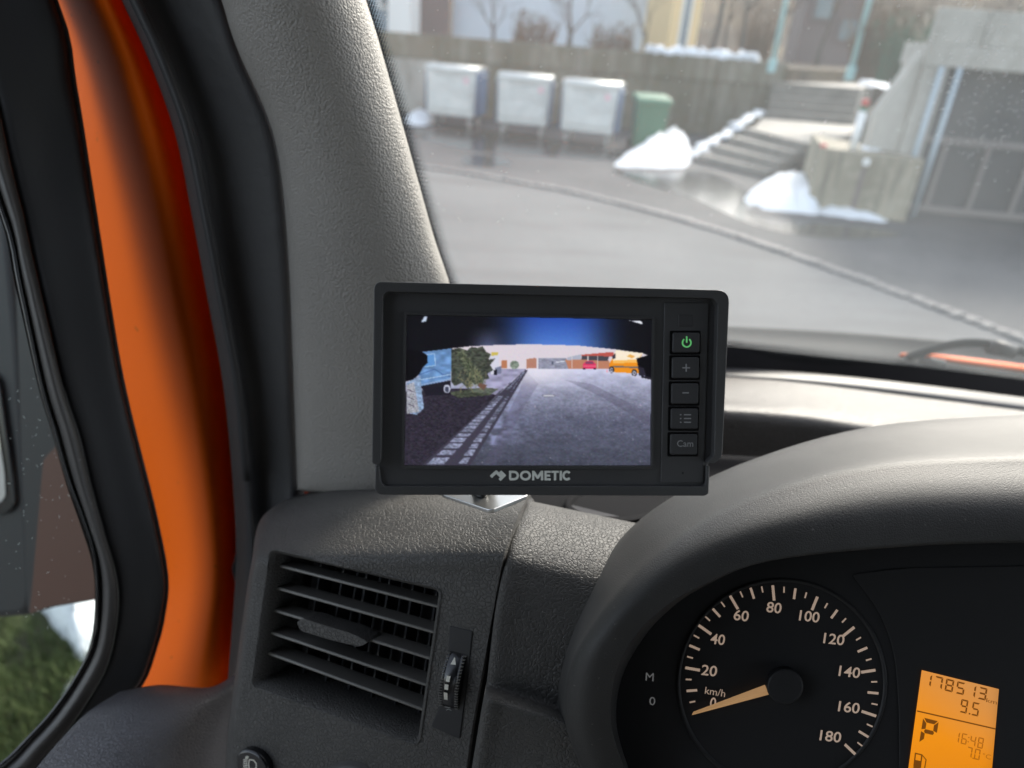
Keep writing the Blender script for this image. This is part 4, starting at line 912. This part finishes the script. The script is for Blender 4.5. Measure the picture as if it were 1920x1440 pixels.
def ext(r):
    q = r[-1]; r = r+[(2420, q[1]+22, q[2]-.012), (2600, q[1]+120, q[2]-.03), (2680, q[1]+330, q[2]-.035), (2700, q[1]+620, q[2]-.035)]
    return [(r[0][0]+70, r[0][1]+190, r[0][2]+.02)]+[(r[0][0]+22, r[0][1]+80, r[0][2]+.006)]+r
loft('cluster_hood', [ext(q) for q in (A0, A, A1, B, B1, C1, C, D, E_)], K['hood'], van, 5, 4, .003)

DP = Pl((1300, 1285, .374), (1655, 1285, .356), (1470, 1100, .372))
cl = prism('instrument_cluster', rp([(1128, 1360), (1140, 1262), (1175, 1186), (1226, 1132), (1298, 1086), (1440, 1040), (1690, 1008), (1920, 1001), (2300, 1003), (2480, 1060), (2600, 1200), (2640, 1600), (1150, 1600)], 4, 2), DP, -.012, -.004, K['face'], van)
# shroud step over the display side, its arcs and the dial rim
prism('cluster_mask', rp([(1600, 1078), (1700, 1066), (2350, 1055), (2480, 1110), (2560, 1600), (1692, 1600), (1690, 1330), (1682, 1225), (1652, 1145)], [10, 30, 40, 40, 5, 5, 60, 60, 60], 6), DP, -.0039, -.0034, K['facep'], cl, .0008)
ringloft('dial_rim', [(disc(1468, 1285, 200, 200, 64), -.0037), (disc(1468, 1285, 198, 198, 64), -.0030), (disc(1468, 1285, 195, 195, 64), -.0029), (disc(1468, 1285, 192, 192, 64), -.0037)], DP, K['facep'], cl, smooth=True)
# scale: an affine circle fitted to the ten long ticks
meas = {0: (1298, 1340), 20: (1282, 1252), 40: (1309.5, 1172.8), 60: (1371, 1124), 80: (1447, 1098), 100: (1534, 1113), 120: (1607, 1175), 140: (1652, 1257), 160: (1653, 1349), 180: (1606, 1427)}
best = None
for a0 in np.arange(192, 206, .5):
    for st in np.arange(25, 29.5, .25):
        X = np.array([[1, math.cos(math.radians(a0-st*k/20)), math.sin(math.radians(a0-st*k/20))] for k in meas]); Y = np.array(list(meas.values()), float)
        so3, res, *_ = np.linalg.lstsq(X, Y, rcond=None); e = ((X@so3-Y)**2).sum()
        if best is None or e < best[0]: best = (e, a0, st, so3)
_, a0, st, so3 = best
def dial(v, k): a = math.radians(a0-st*v/20); return np.array([1, k*math.cos(a), k*math.sin(a)])@so3
for v in range(0, 181, 5):
    if v == 0: continue
    big, mid = v % 20 == 0, v % 10 == 0; k0 = 1.0 if v < 185 else 1; k1 = .835 if big else (.875 if mid else .92)
    kk = .985 if mid else .98; a, b = dial(v, kk), dial(v, k1)
    polys('tick', [stroke([a, b], 5.0 if big else (4.4 if mid else 2.6))], DP, -.0038, -.0034, K['tick'], cl)
for s, x, y, w_ in [('20', 1315, 1267, 29), ('40', 1332, 1208, 27), ('60', 1376, 1163, 28), ('80', 1438, 1148, 28), ('100', 1500, 1164, 38), ('120', 1546, 1207, 39), ('140', 1575, 1269, 40), ('160', 1574, 1336, 40), ('180', 1539, 1391, 40), ('0', 1331, 1329, 11)]:
    text('numeral', s, DP, (x, y+1), (20, 2.4), (3, -20), -.0035, K['tick'], cl, .012, fit=w_/20)
text('unit_label', 'km/h', DP, (1322, 1304), (14, 2.4), (2, -14), -.0035, K['tick'], cl, .0, fit=38/14)
text('warning_label', 'M', DP, (1210, 1279), (15, 1.5), (1, -16), -.0035, K['dim'], cl, .0, fit=15/15)
text('warning_label', '0', DP, (1217, 1325), (14, 1.4), (1, -16), -.0035, K['dim'], cl, .0, fit=11/14)
hub = prism('hub', disc(1470, 1284, 34, 33, 40), DP, -.0036, .004, K['facep'], cl, .001, 3)
nv = [(1297, 1340, .0006), (1300, 1334.5, .0006), (1434, 1284, .0012), (1442, 1301, .0012), (1368, 1318, .0016), (1300, 1337.3, .0009)]
vs = [DP.hit(x, y, h) for x, y, h in [(1297, 1341, 0), (1300, 1334.5, 0), (1434, 1284, 0), (1443, 1302, 0), (1298, 1338, .0006), (1437, 1292.5, .0022)]]
mesh('needle', vs, [(0, 4, 5, 3), (4, 1, 2, 5), (3, 5, 2), (0, 1, 4)], K['needle'], cl); fixn(bpy.data.objects['needle'])
# orange display
gx = 14; lv, lf, lc = [], [], []
q = [np.array(p, float) for p in ((1732, 1259), (1878, 1295), (1862, 1480), (1702, 1480))]
for j in range(gx+1):
    for i in range(gx+1):
        s, t = i/gx, j/gx; p = (q[0]*(1-s)+q[1]*s)*(1-t)+(q[3]*(1-s)+q[2]*s)*t; lv.append(DP.hit(p[0], p[1], -.0028))
        top = np.array(srgb(206, 140, 74)); mid_ = np.array(srgb(236, 142, 6)); lo_ = np.array(srgb(214, 124, 4)); u = np.clip(.78-t*1.5+.55*s-.15, 0, 1)
        c = mid_*(1-u)+top*u; c = c*(1-max(0, t-.55)*1.6)+lo_*max(0, t-.55)*1.6; c = c*(1-.35*max(0, s-.9)*10*.5); lc.append((*c, 1))
lf = [(j*(gx+1)+i, (j+1)*(gx+1)+i, (j+1)*(gx+1)+i+1, j*(gx+1)+i+1) for j in range(gx) for i in range(gx)]
disp = mesh('display', lv, lf, K['lcd'], cl); ca = disp.data.color_attributes.new('Col', 'FLOAT_COLOR', 'POINT'); ca.data.foreach_set('color', np.array(lc, float).ravel())
ex_, ey_ = np.array([.97, .24]), np.array([.16, -.99])
SEG = {'0': 'abcdef', '1': 'bc', '2': 'abged', '3': 'abgcd', '4': 'fgbc', '5': 'afgcd', '6': 'afgedc', '7': 'abc', '8': 'abcdefg', '9': 'abcdfg', 'P': 'abefg'}
def seg7(s, org, w_, h_, th, gap, pw=None):
    out = []; org = np.array(org, float)
    def pt(x, y): return tuple(org+ex_*x+ey_*y)
    x0 = 0
    for ch in s:
        if ch in '.:':
            for yy in ([0] if ch == '.' else [h_*.28, h_*.68]): out.append([pt(x0-gap*.5, yy), pt(x0-gap*.5+th, yy), pt(x0-gap*.5+th, yy+th), pt(x0-gap*.5, yy+th)])
            if ch == ':': x0 += gap*.6
            continue
        g = th*.25; m_ = h_/2
        S = {'a': [(g, h_), (w_-g, h_), (w_-th, h_-th), (th, h_-th)], 'd': [(th, th), (w_-th, th), (w_-g, 0), (g, 0)], 'g': [(th*.7, m_), (th, m_+th/2), (w_-th, m_+th/2), (w_-th*.7, m_), (w_-th, m_-th/2), (th, m_-th/2)],
             'f': [(0, h_-g), (th, h_-th-g), (th, m_+th*.6), (0, m_+g)], 'e': [(0, m_-g), (th, m_-th*.6), (th, th+g), (0, g)], 'b': [(w_, h_-g), (w_, m_+g), (w_-th, m_+th*.6), (w_-th, h_-th-g)], 'c': [(w_, m_-g), (w_, g), (w_-th, th+g), (w_-th, m_-th*.6)]}
        for k in SEG[ch]: out.append([pt(x0+x, y) for x, y in S[k]])
        x0 += w_+gap
    return out
polys('odometer_digits', seg7('178513', (1733, 1287), 15.5, 23, 3.0, 6.0), DP, -.0027, -.0025, K['lcdink'], cl)
polys('trip_digits', seg7('9.5', (1803, 1338), 13.5, 25, 2.8, 9), DP, -.0027, -.0025, K['lcdink'], cl)
text('unit_label', 'km', DP, (1853, 1319), (9, 2.2), (1.3, -8), -.0025, K['lcdink'], cl, .0, fit=20/9)
polys('display_line', [stroke([(1723, 1336), (1871, 1370)], 2.4)], DP, -.0027, -.0025, K['lcdink'], cl)
polys('gear_letter', seg7('P', (1727, 1396), 30, 48, 7.5, 0), DP, -.0027, -.0025, K['lcdink'], cl)
polys('clock_digits', seg7('16:48', (1791, 1394), 10.5, 20, 2.0, 4.2), DP, -.0027, -.0025, K['lcdink2'], cl)
polys('temperature_digits', seg7('7.0', (1815, 1423), 10.5, 20, 2.0, 5), DP, -.0027, -.0025, K['lcdink2'], cl)
text('unit_label', '°C', DP, (1846, 1424), (9, 2.2), (1.3, -9), -.0025, K['lcdink2'], cl, .0, fit=16/9)
fp = [stroke([(1717, 1440), (1720, 1416), (1732, 1419), (1729, 1444)], 2.2), [(1718, 1428), (1731, 1431), (1728, 1450), (1715, 1450)], stroke([(1733, 1420), (1740, 1428), (1737, 1445)], 1.8)]
polys('fuel_symbol', fp, DP, -.0027, -.0025, K['lcdink'], cl)

rows = [[(x, y+dy, d+dd_) for x, y, d in ((2560, 900, .44), (2900, 930, .42), (3400, 980, .40))] for dy, dd_ in ((-60, .14), (0, .02), (60, -.02), (500, -.05), (1100, -.06))]
loft('centre_console', rows, K['dash'], van, 4, 4, .004)
# cab shell behind and above the camera
va = math.radians(-12); vX = np.array([math.cos(va), math.sin(va), 0]); vY = np.array([-math.sin(va), math.cos(va), 0])
def cabbox(c, s, name, m_, par=van):
    o = np.array([0, 0, 0])+vX*c[0]+vY*c[1]+np.array([0, 0, c[2]]); return MB().box(o, s, va).build(name, m_, par)
cabbox((.60, -.42, H+.40), (2.1, 1.62, .04), 'roof', K['cabin'])
cabbox((.60, .37, H+.29), (2.1, .04, .18), 'roof_header', K['cabin'])
cabbox((-.45, -.72, H-.3), (.05, .82, 1.36), 'side_wall', K['cabin'])
cabbox((.62, -1.15, H-.35), (2.0, .04, 1.46), 'rear_wall', K['cabin'])
cabbox((.62, .0, .75), (2.0, 2.3, .04), 'cab_floor', K['cabind'])
cabbox((1.58, -.3, 1.35), (.06, 1.6, 1.2), 'passenger_door', K['cabind'])

# ------------------------------------------------------------------ the reversing monitor
MP = Pl((705, 540, .3105), (1355, 555, .3225), (702, 920, .3095))
mon = thing('reversing_monitor', 'small black reversing camera monitor showing a road, mounted on the dashboard', 'monitor', P(915, 940, .36))
prism('housing', rp([(706, 536), (1356, 552), (1343, 862), (1330, 870), (1326, 928), (702, 926), (701, 700)], [12, 16, 12, 4, 8, 14, 2], 6), MP, -.024, -.0008, K['mon'], mon, .0012, 3)
rim = rp([(699, 868), (703, 530), (1363, 546), (1349, 856), (1334, 868), (1322, 866), (1327, 858), (1334, 852), (1341, 571), (1332, 561), (728, 549), (719, 556), (716, 860), (712, 871)], [6, 16, 24, 18, 6, 3, 3, 5, 10, 8, 8, 8, 5, 4], 6)
prism('rim', rim, MP, -.016, .0034, K['monrim'], mon, .0024, 4)
prism('lower_lip', rp([(704, 873), (711, 873), (715, 905), (722, 911), (1318, 911), (1322, 905), (1323, 873), (1329, 873), (1327, 925), (1320, 929), (712, 927), (703, 918)], [2, 2, 6, 6, 6, 6, 2, 2, 8, 6, 8, 8], 4), MP, -.016, .0012, K['monrim'], mon, .0009, 3)
so_p = [(756.5, 585), (1228, 594), (1225, 879), (752, 879)]; si_p = [(763, 591), (1222.5, 599.5), (1220, 872.5), (758, 872)]
ringloft('bezel', [(rp(so_p, 3, 3), -.001), (rp(grow(so_p, -1), 3, 3), .0005), (rp(grow(si_p, 1.2), 2, 3), .0005), (rp(si_p, 2, 3), -.0012)], MP, K['monrim'], mon)
prism('button_panel', rp([(1246, 566), (1330, 568), (1320, 905), (1239, 906)], 4), MP, -.001, -.0003, K['mon'], mon, .0003)
prism('light_sensor', rp([(1272, 590), (1299, 590.5), (1298.5, 612), (1271.5, 611.5)], 2), MP, -.0004, .0000, K['button'], mon, .0002)
bts = []
for k, (yt, yb) in enumerate([(624, 661), (670, 709), (719, 757), (766, 804), (814, 852)]):
    xl, xr = 1260.5-1.1*k, 1311-1.1*k
    prism('button_seat', rp([(xl-4, yt-4), (xr+3, yt-4), (xr+2.5, yb+4), (xl-4.5, yb+4)], 3), MP, -.0004, -.0001, K['gloss'], mon)
    bts.append(prism('button', rp([(xl, yt), (xr, yt), (xr-.6, yb), (xl-.6, yb)], 4, 4), MP, -.0003, .0011, K['button'], mon, .0005, 3))
T = .00118
polys('power_icon', [arc(1286, 643, 9.3, 55, -235, 22)+arc(1286, 643, 6.6, -235, 55, 22), stroke([(1286, 631), (1286, 643)], 2.6)], MP, T-.0001, T+.0001, K['green'], bts[0])
polys('plus_icon', [[(1278, 688.7), (1283.9, 688.7), (1283.9, 682.5), (1286.2, 682.5), (1286.2, 688.7), (1292, 688.7), (1292, 690.9), (1286.2, 690.9), (1286.2, 697), (1283.9, 697), (1283.9, 690.9), (1278, 690.9)]], MP, T-.0001, T+.0001, K['icon'], bts[1])
polys('minus_icon', [stroke([(1278, 736.6), (1290, 736.6)], 2.2)], MP, T-.0001, T+.0001, K['icon'], bts[2])
polys('list_icon', [stroke([(1281, y), (1294, y)], 2.0) for y in (777.5, 784.5, 791.5)]+[stroke([(1273.5, y), (1276, y)], 2.0) for y in (777.5, 784.5, 791.5)], MP, T-.0001, T+.0001, K['icon'], bts[3])
text('button_label', 'Cam', MP, (1268, 837), (12.5, 0.1), (.1, -12.5), T+.0001, K['icon'], bts[4], .0, fit=30/12.5)
prism('microphone_hole', disc(1280.5, 887, 2.2, 2.2, 10), MP, -.0007, -.00025, K['frit'], mon)
L0 = -.00055
K['logo'] = mat('logo_print', (.50, .53, .51), .5, .4, emis=(.5, .54, .52), es=.16*EM)
polys('logo_mark', [[(918.5, 892.5), (930.5, 881.5), (942, 892), (938, 896), (930.5, 889), (922.5, 896.5)], [(936, 886), (940, 882.3), (949.5, 891.5), (938.8, 902.3), (934.9, 898.4), (941.6, 891.6)]], MP, L0-.0002, L0, K['logo'], mon)
def bar(x0, y0, x1, y1): return [(x0, y0), (x1, y0), (x1, y1), (x0, y1)]
yt, yb, tk = 883., 901., 4.3
letters = {'D': [stroke([(956.7, yb-2.1), (956.7, yt+2.1), (963, yt+2.1)]+arc(963.5, 892, 7.6, 85, -85, 10, 6.9)+[(963, yb-2.1), (956, yb-2.1)], tk)],
 'O': [stroke(arc(985.5, 892, 8.3, 90, 449, 26, 7.2), tk)],
 'M': [bar(998, yt, 1002.2, yb), bar(1014.6, yt, 1018.8, yb), [(998, yt), (1002.4, yt), (1008.4, 892.2), (1014.4, yt), (1018.8, yt), (1018.8, yt+3), (1009.8, 898), (1007, 898), (998, yt+3)]],
 'E': [bar(1021.2, yt, 1025.4, yb), bar(1025.4, yt, 1033, yt+3.9), bar(1025.4, 890.2, 1032, 893.9), bar(1025.4, yb-3.9, 1033, yb)],
 'T': [bar(1034.2, yt, 1048, yt+3.9), bar(1039, yt+3.9, 1043.2, yb)], 'I': [bar(1049.8, yt, 1054, yb)],
 'C': [stroke(arc(1063.4, 892, 6.6, 40, 320, 20, 7.2), tk)]}
for pl_ in letters.values(): polys('logo_letter', pl_, MP, L0-.0002, L0, K['logo'], mon)
# bracket below: steel plate lying on the dashboard, arm and bolt
BP = Pl((840, 930, .40), (985, 930, .385), (918, 953, .375))
plate = prism('mount_plate', rp([(800, 900), (1005, 905), (988, 929), (925, 955), (914, 955), (831, 927)], [3, 3, 4, 3, 3, 4], 3), BP, -.0022, 0, K['metal'], mon, .0006)
prism('bolt', disc(902, 929, 12, 5, 14), BP, .0001, .004, K['bolt'], mon, .0008)
a_ = MP.hit(905, 800, -.022); b_ = BP.hit(905, 915, .001)
MB().pipe([a_, (a_+b_)/2+np.array([0, .012, -.01]), b_], .007, 10).build('mount_arm', K['bolt'], mon, True)

# the picture on the screen, painted on a fine grid of points (a flat glowing picture)
X0, X1, Y0, Y1 = 756., 1226., 588., 876.; W_, H_ = 400, 250
gxv, gyv = np.meshgrid(np.linspace(X0, X1, W_), np.linspace(Y0, Y1, H_))
def sm_noise(sx, sy, seed):
    r = np.random.default_rng(seed); a = r.random((int(H_/sy)+3, int(W_/sx)+3)); yy = np.arange(H_)/sy; xx = np.arange(W_)/sx
    i, j = yy.astype(int), xx.astype(int); fy, fx = (yy-i)[:, None], (xx-j)[None]; fy, fx = fy*fy*(3-2*fy), fx*fx*(3-2*fx)
    return (a[i][:, j]*(1-fx)+a[i][:, j+1]*fx)*(1-fy)+(a[i+1][:, j]*(1-fx)+a[i+1][:, j+1]*fx)*fy
def inside(pts):
    m_ = np.zeros(gxv.shape, bool); n = len(pts)
    for i in range(n):
        (xa, ya), (xb, yb) = pts[i], pts[(i+1) % n]
        if ya == yb: continue
        c = ((ya > gyv) != (yb > gyv)) & (gxv < (xb-xa)*(gyv-ya)/(yb-ya)+xa); m_ ^= c
    return m_
img = np.zeros((H_, W_, 3)); img[:] = (20, 20, 25)
def paint(pts, col, a=1., mul=None):
    m_ = inside(pts); c = np.array(col, float)
    if mul is not None: cc = c*mul[..., None]; img[m_] = img[m_]*(1-a)+cc[m_]*a
    else: img[m_] = img[m_]*(1-a)+c*a
def line(pts, wd_, col, a=1.): paint(stroke(pts, wd_), col, a)
n1, n2, n3, n4 = sm_noise(3, 1.5, 1), sm_noise(9, 4, 2), sm_noise(26, 9, 3), sm_noise(1.2, 1.2, 4)
arch = [(789, 660), (847, 653), (882, 649), (924, 647), (980, 645.5), (1035, 646), (1087, 648), (1127, 652), (1155, 655), (1204, 662)]
# blue lit underside of the hood above the picture
tt = np.clip((gyv-592)/54, 0, 1); wx = np.exp(-(np.abs(gxv-1045)/92)**3.2)
for c, (lo, hi) in enumerate(((42, 84), (76, 128), (168, 212))): img[..., c] = img[..., c]*(1-wx)+(lo*(1-tt)+hi*tt)*wx
wl_ = np.exp(-((gxv-915)/26)**2)*np.clip((tt-.35)/.65, 0, 1)*.6
for c, v in enumerate((112, 122, 165)): img[..., c] = img[..., c]*(1-wl_)+v*wl_
# sky and ground
paint(arch+[(1216, 666), (1216, 873), (762, 873), (770, 700)], (222, 212, 222))
road_ = gyv > 691; T_ = np.clip((gyv-691)/180, 0, 1)
below = inside(arch+[(1222, 664), (1222, 874), (758, 874), (758, 660)]) & road_
rc = np.zeros_like(img)
for c, (a, b, d_) in enumerate(((204, 96, 72), (207, 99, 75), (234, 120, 90))):
    rc[..., c] = np.interp(T_, [0, .28, .55, 1], [a, (a+b)/2-6, b, d_])
rc *= (.88+.12*n2+.12*n3)[..., None]*(1+(n1-.5)*.24*np.clip(T_*2.5, .1, 1))[..., None]
img[below] = rc[below]
img[below & (n4 > .965) & (T_ > .35)] = (178, 172, 190)
wet = np.exp(-((gxv-(905+(873-gyv)*.42))/38)**2)*np.clip(T_*2.2, 0, 1)*np.clip((n2-.15)*1.6, 0, 1)*.75*(gyv < 835)
for c, v in enumerate((158, 165, 205)): img[..., c] = np.where(below, img[..., c]*(1-wet)+v*wet, img[..., c])
paint([(985, 693), (1010, 720), (985, 760), (930, 873), (905, 873), (950, 780), (975, 730)], (92, 88, 112), .35)
paint([(1060, 712), (1110, 720), (1220, 775), (1220, 800), (1130, 745)], (88, 84, 104), .35)
glare = np.exp(-((gxv-1010)/60)**2-((gyv-697)/24)**2)*.8*(gyv > 690)
for c, v in enumerate((232, 228, 240)): img[..., c] = img[..., c]*(1-glare)+v*glare
# left pavement
paint([(758, 735), (850, 728), (945, 728), (962, 712), (795, 874), (758, 874)], (50, 46, 58), 1, .75+.5*n1)
paint([(905, 692), (986, 692), (930, 740), (880, 734), (905, 722)], (158, 156, 186), 1, .85+.3*n2)
paint([(838, 736), (905, 726), (935, 729), (918, 741), (860, 746)], (76, 84, 66), .8, .7+.6*n1)
# gutter setts in perspective
paint([(790, 874), (985, 693), (990, 694), (882, 874)], (66, 63, 78))
yk = 874.; k = 0
while yk > 697:
    yn = 694+180/(1+.105*(k+1)); 
    for (xa, xb) in ((793, 833), (852, 876)):
        def ex2(x, y): t = (874-y)/180.; return x+(986-x)*t
        gpx = max(.6, (yk-yn)*.17)*random.uniform(.7, 1.35); c = 170+random.uniform(-26, 22)-(18 if xa > 840 else 0)
        paint([(ex2(xa, yk-gpx)+gpx, yk-gpx), (ex2(xb, yk-gpx)-gpx, yk-gpx), (ex2(xb, yn)-gpx+random.uniform(-2, 1), yn+gpx*.3), (ex2(xa, yn)+gpx*random.uniform(.5, 2), yn+gpx*.3)], (c*.90, c*.93, c*1.10), 1, .6+.55*n1)
    yk = yn; k += 1
paint(disc(1029, 742, 13.5, 2.9), (112, 112, 130)); paint(disc(1029, 742, 11.5, 1.9), (205, 208, 220), .85)
# container on the left, flap, wheel
paint([(789, 660), (847, 653), (845, 712), (790, 724), (784, 700)], (112, 152, 204), 1, .8+.35*n2)
paint([(792, 667), (814, 664), (815, 684), (795, 688)], (98, 150, 210)); line([(792, 666), (815, 663), (816, 685), (796, 688)], 1.4, (176, 208, 240))
line([(787, 702), (815, 692), (830, 702), (845, 706)], 1.6, (70, 100, 150)); line([(789, 712), (845, 702)], 1.4, (182, 210, 240)); line([(789, 722), (845, 710)], 2.2, (150, 176, 214))
paint([(788, 724), (845, 713), (845, 740), (800, 742)], (34, 32, 42)); paint(disc(838, 729, 6.5, 8), (196, 200, 220)); paint(disc(838, 730, 4, 5.4), (70, 72, 92))
paint([(758, 655), (789, 658), (801, 666), (802, 680), (792, 690), (786, 702), (774, 712), (758, 716)], (17, 16, 20))
paint([(763, 718), (788, 704), (790, 730), (795, 766), (781, 778), (762, 774)], (148, 172, 206), 1, .7+.5*n1); paint([(763, 722), (776, 716), (786, 772), (763, 776)], (176, 172, 178), .8, .6+.7*n4)
for yy in (730, 744, 757): line([(764, yy), (776, yy+5)], 1.3, (70, 66, 82))
# parked car, yellow, tree
paint([(918, 666), (934, 660), (936, 664), (936, 700), (920, 702)], (214, 214, 230)); paint([(922, 660), (935, 660), (933, 666), (922, 667)], (206, 186, 92)); paint([(928, 690), (940, 686), (941, 700), (930, 701)], (120, 126, 152)); paint([(926, 694), (932, 692), (932, 703), (926, 703)], (30, 30, 40))
rt = random.Random(5)
blob = [(846, 655), (862, 652), (876, 657), (884, 650), (896, 652), (905, 649), (912, 660), (921, 664), (916, 674), (929, 672), (919, 684), (925, 694), (914, 700), (918, 710), (906, 712), (900, 722), (886, 718), (878, 729), (866, 718), (852, 724), (846, 715)]
paint(blob, (62, 67, 58), .95, .6+.8*n1)
for k in range(520):
    t = rt.random(); side = rt.choice([-1, 1]); bx, by = 903-38*t, 722-62*t; a0_ = -2.1+side*rt.uniform(.25, 1.1); L_ = rt.uniform(6, 24)*(1-.45*t); g = rt.random()**1.4; c = (58+g*100, 66+g*98, 54+g*78)
    p0 = np.array([bx, by]); q_ = [p0+np.array([math.cos(a0_), math.sin(a0_)])*L_*.5*z+np.array([0, (z*z)*1.2]) for z in (.3, 1, 1.7)]
    if q_[2][0] < 847 or q_[2][1] < 650 or q_[2][0] > 934: continue
    line([tuple(z) for z in q_], rt.uniform(.7, 1.4), c, .7)
    if rt.random() < .6: line([tuple(q_[1]), tuple(q_[1]+np.array([rt.uniform(-4, 4), rt.uniform(2, 6)]))], 1.0, (c[0]*.6, c[1]*.6, c[2]*.6), .7)
for k in range(26):
    x, y = rt.uniform(862, 912), rt.uniform(690, 728); line([(x, y), (x+rt.uniform(-8, 5), y+rt.uniform(3, 10)), (x+rt.uniform(-10, 6), y+rt.uniform(8, 14))], rt.uniform(1, 1.8), (128, 124, 96), .8)
paint([(899, 718), (913, 722), (908, 731), (896, 724)], (112, 84, 72))
# far buildings, bush
paint([(940, 676), (951, 675), (951, 690), (940, 690)], (186, 124, 92)); paint(disc(965, 684, 8.5, 8), (128, 140, 128), 1, .75+.5*n1)
paint([(988, 673), (1003, 671), (1010, 673), (1010, 690), (988, 691)], (182, 130, 112)); paint([(1008, 672), (1062, 671), (1066, 691), (1008, 692)], (146, 148, 168), 1, .85+.3*n1)
paint([(1006, 672), (1010, 672), (1010, 692), (1006, 692)], (220, 218, 228)); line([(1010, 671.5), (1062, 671)], 1.4, (190, 188, 204)); paint([(1034, 678), (1038, 678), (1038, 684), (1034, 684)], (90, 96, 116)); line([(1043, 679), (1060, 677)], 2, (216, 220, 232))
paint([(1060, 674), (1092, 672), (1143, 676), (1145, 692), (1066, 691)], (190, 130, 104)); paint([(1064, 670), (1090, 664), (1090, 674), (1064, 675)], (176, 180, 198)); paint([(1091, 666), (1143, 667), (1140, 677), (1091, 674)], (72, 72, 82))
paint([(1090, 665), (1145, 660), (1152, 661), (1150, 669), (1120, 667), (1092, 667)], (190, 88, 80)); 
for x in (1073, 1103, 1121): line([(x, 667), (x, 690)], 1.6, (222, 214, 214))
paint(rp([(1093, 684), (1099, 677), (1113, 677), (1119, 684), (1118, 691), (1094, 691)], 2), (222, 62, 104)); paint([(1099, 678), (1112, 678), (1114, 682), (1098, 682)], (130, 70, 100)); paint([(1094, 690), (1098, 690), (1098, 693), (1094, 693)], (30, 24, 34)); paint([(1113, 690), (1118, 690), (1118, 693), (1113, 693)], (30, 24, 34)); line([(1095, 686), (1118, 686)], 1.2, (246, 140, 160))
# orange van
paint(rp([(1143, 682), (1150, 670), (1156, 656), (1206, 662), (1198, 674), (1204, 690), (1202, 700), (1145, 698)], [3, 3, 2, 2, 2, 2, 2, 3]), (240, 148, 34)); paint([(1150, 671), (1156, 656), (1206, 662), (1196, 675), (1150, 676)], (252, 238, 214)); paint([(1150, 676), (1194, 674), (1196, 680), (1150, 681)], (250, 190, 96)); line([(1150, 687), (1198, 689)], 3, (120, 108, 104)); paint([(1148, 668), (1155, 662), (1155, 672), (1150, 673)], (58, 56, 66)); paint([(1176, 668), (1182, 664), (1192, 668), (1186, 672)], (236, 176, 90))
paint([(1194, 672), (1222, 664), (1222, 708), (1200, 702)], (16, 15, 20)); paint([(1197, 687), (1208, 690), (1212, 704), (1199, 704)], (44, 42, 54))
for x, y, r_ in ((1147.5, 693, 6.2), (1190, 699, 6.6)): paint(disc(x, y, r_*.8, r_*1.05), (30, 28, 36)); paint(disc(x, y+.3, r_*.5, r_*.68), (176, 176, 192)); paint(disc(x, y+.3, r_*.2, r_*.25), (70, 70, 82))
line([(1140, 697), (1165, 700), (1222, 713)], 1.8, (206, 206, 224)); paint([(1203, 704), (1222, 707), (1222, 712), (1203, 708)], (40, 38, 48))
paint([(1137, 693), (1141, 693), (1141, 699), (1137, 699)], (240, 160, 180), .7)
# corners
paint([(796, 593), (801, 593), (799, 602), (789, 604)], (200, 214, 236)); paint([(1180, 600.5), (1204, 602), (1206, 608)], (238, 242, 252))
paint([(756, 588), (1226, 588), (1226, 597), (756, 591)], (18, 18, 24), .6)
img *= (.975+.05*((np.indices((H_, W_)).sum(0)) % 2))[..., None]
img += np.random.default_rng(9).normal(0, 3.5, img.shape)
# soften once so that the picture reads as a camera picture
pad = np.pad(img, ((1, 1), (1, 1), (0, 0)), 'edge'); bl = (pad[:-2, 1:-1]+pad[2:, 1:-1]+pad[1:-1, :-2]+pad[1:-1, 2:])/4; img = .45*img+.55*bl; pad = np.pad(img, ((1, 1), (1, 1), (0, 0)), 'edge'); bl = (pad[:-2, 1:-1]+pad[2:, 1:-1]+pad[1:-1, :-2]+pad[1:-1, 2:])/4; img = np.clip(.6*img+.4*bl, 3, 255)/255
lin = np.where(img <= .04045, img/12.92, ((img+.055)/1.055)**2.4)
# keep to the glass opening
vs = [MP.hit(x, y, -.0007) for x, y in zip(gxv.ravel(), gyv.ravel())]; idx = np.arange(W_*H_).reshape(H_, W_)
opening = inside(grow(si_p, .8))
fs = [(idx[j, i], idx[j+1, i], idx[j+1, i+1], idx[j, i+1]) for j in range(H_-1) for i in range(W_-1) if opening[j, i] and opening[j+1, i+1] and opening[j, i+1] and opening[j+1, i]]
scr = mesh('screen', vs, [tuple(int(q) for q in f) for f in fs], K['screen'], mon)
ca = scr.data.color_attributes.new('Col', 'FLOAT_COLOR', 'POINT'); ca.data.foreach_set('color', np.c_[lin.reshape(-1, 3), np.ones(W_*H_)].ravel())
bpy.context.view_layer.update()
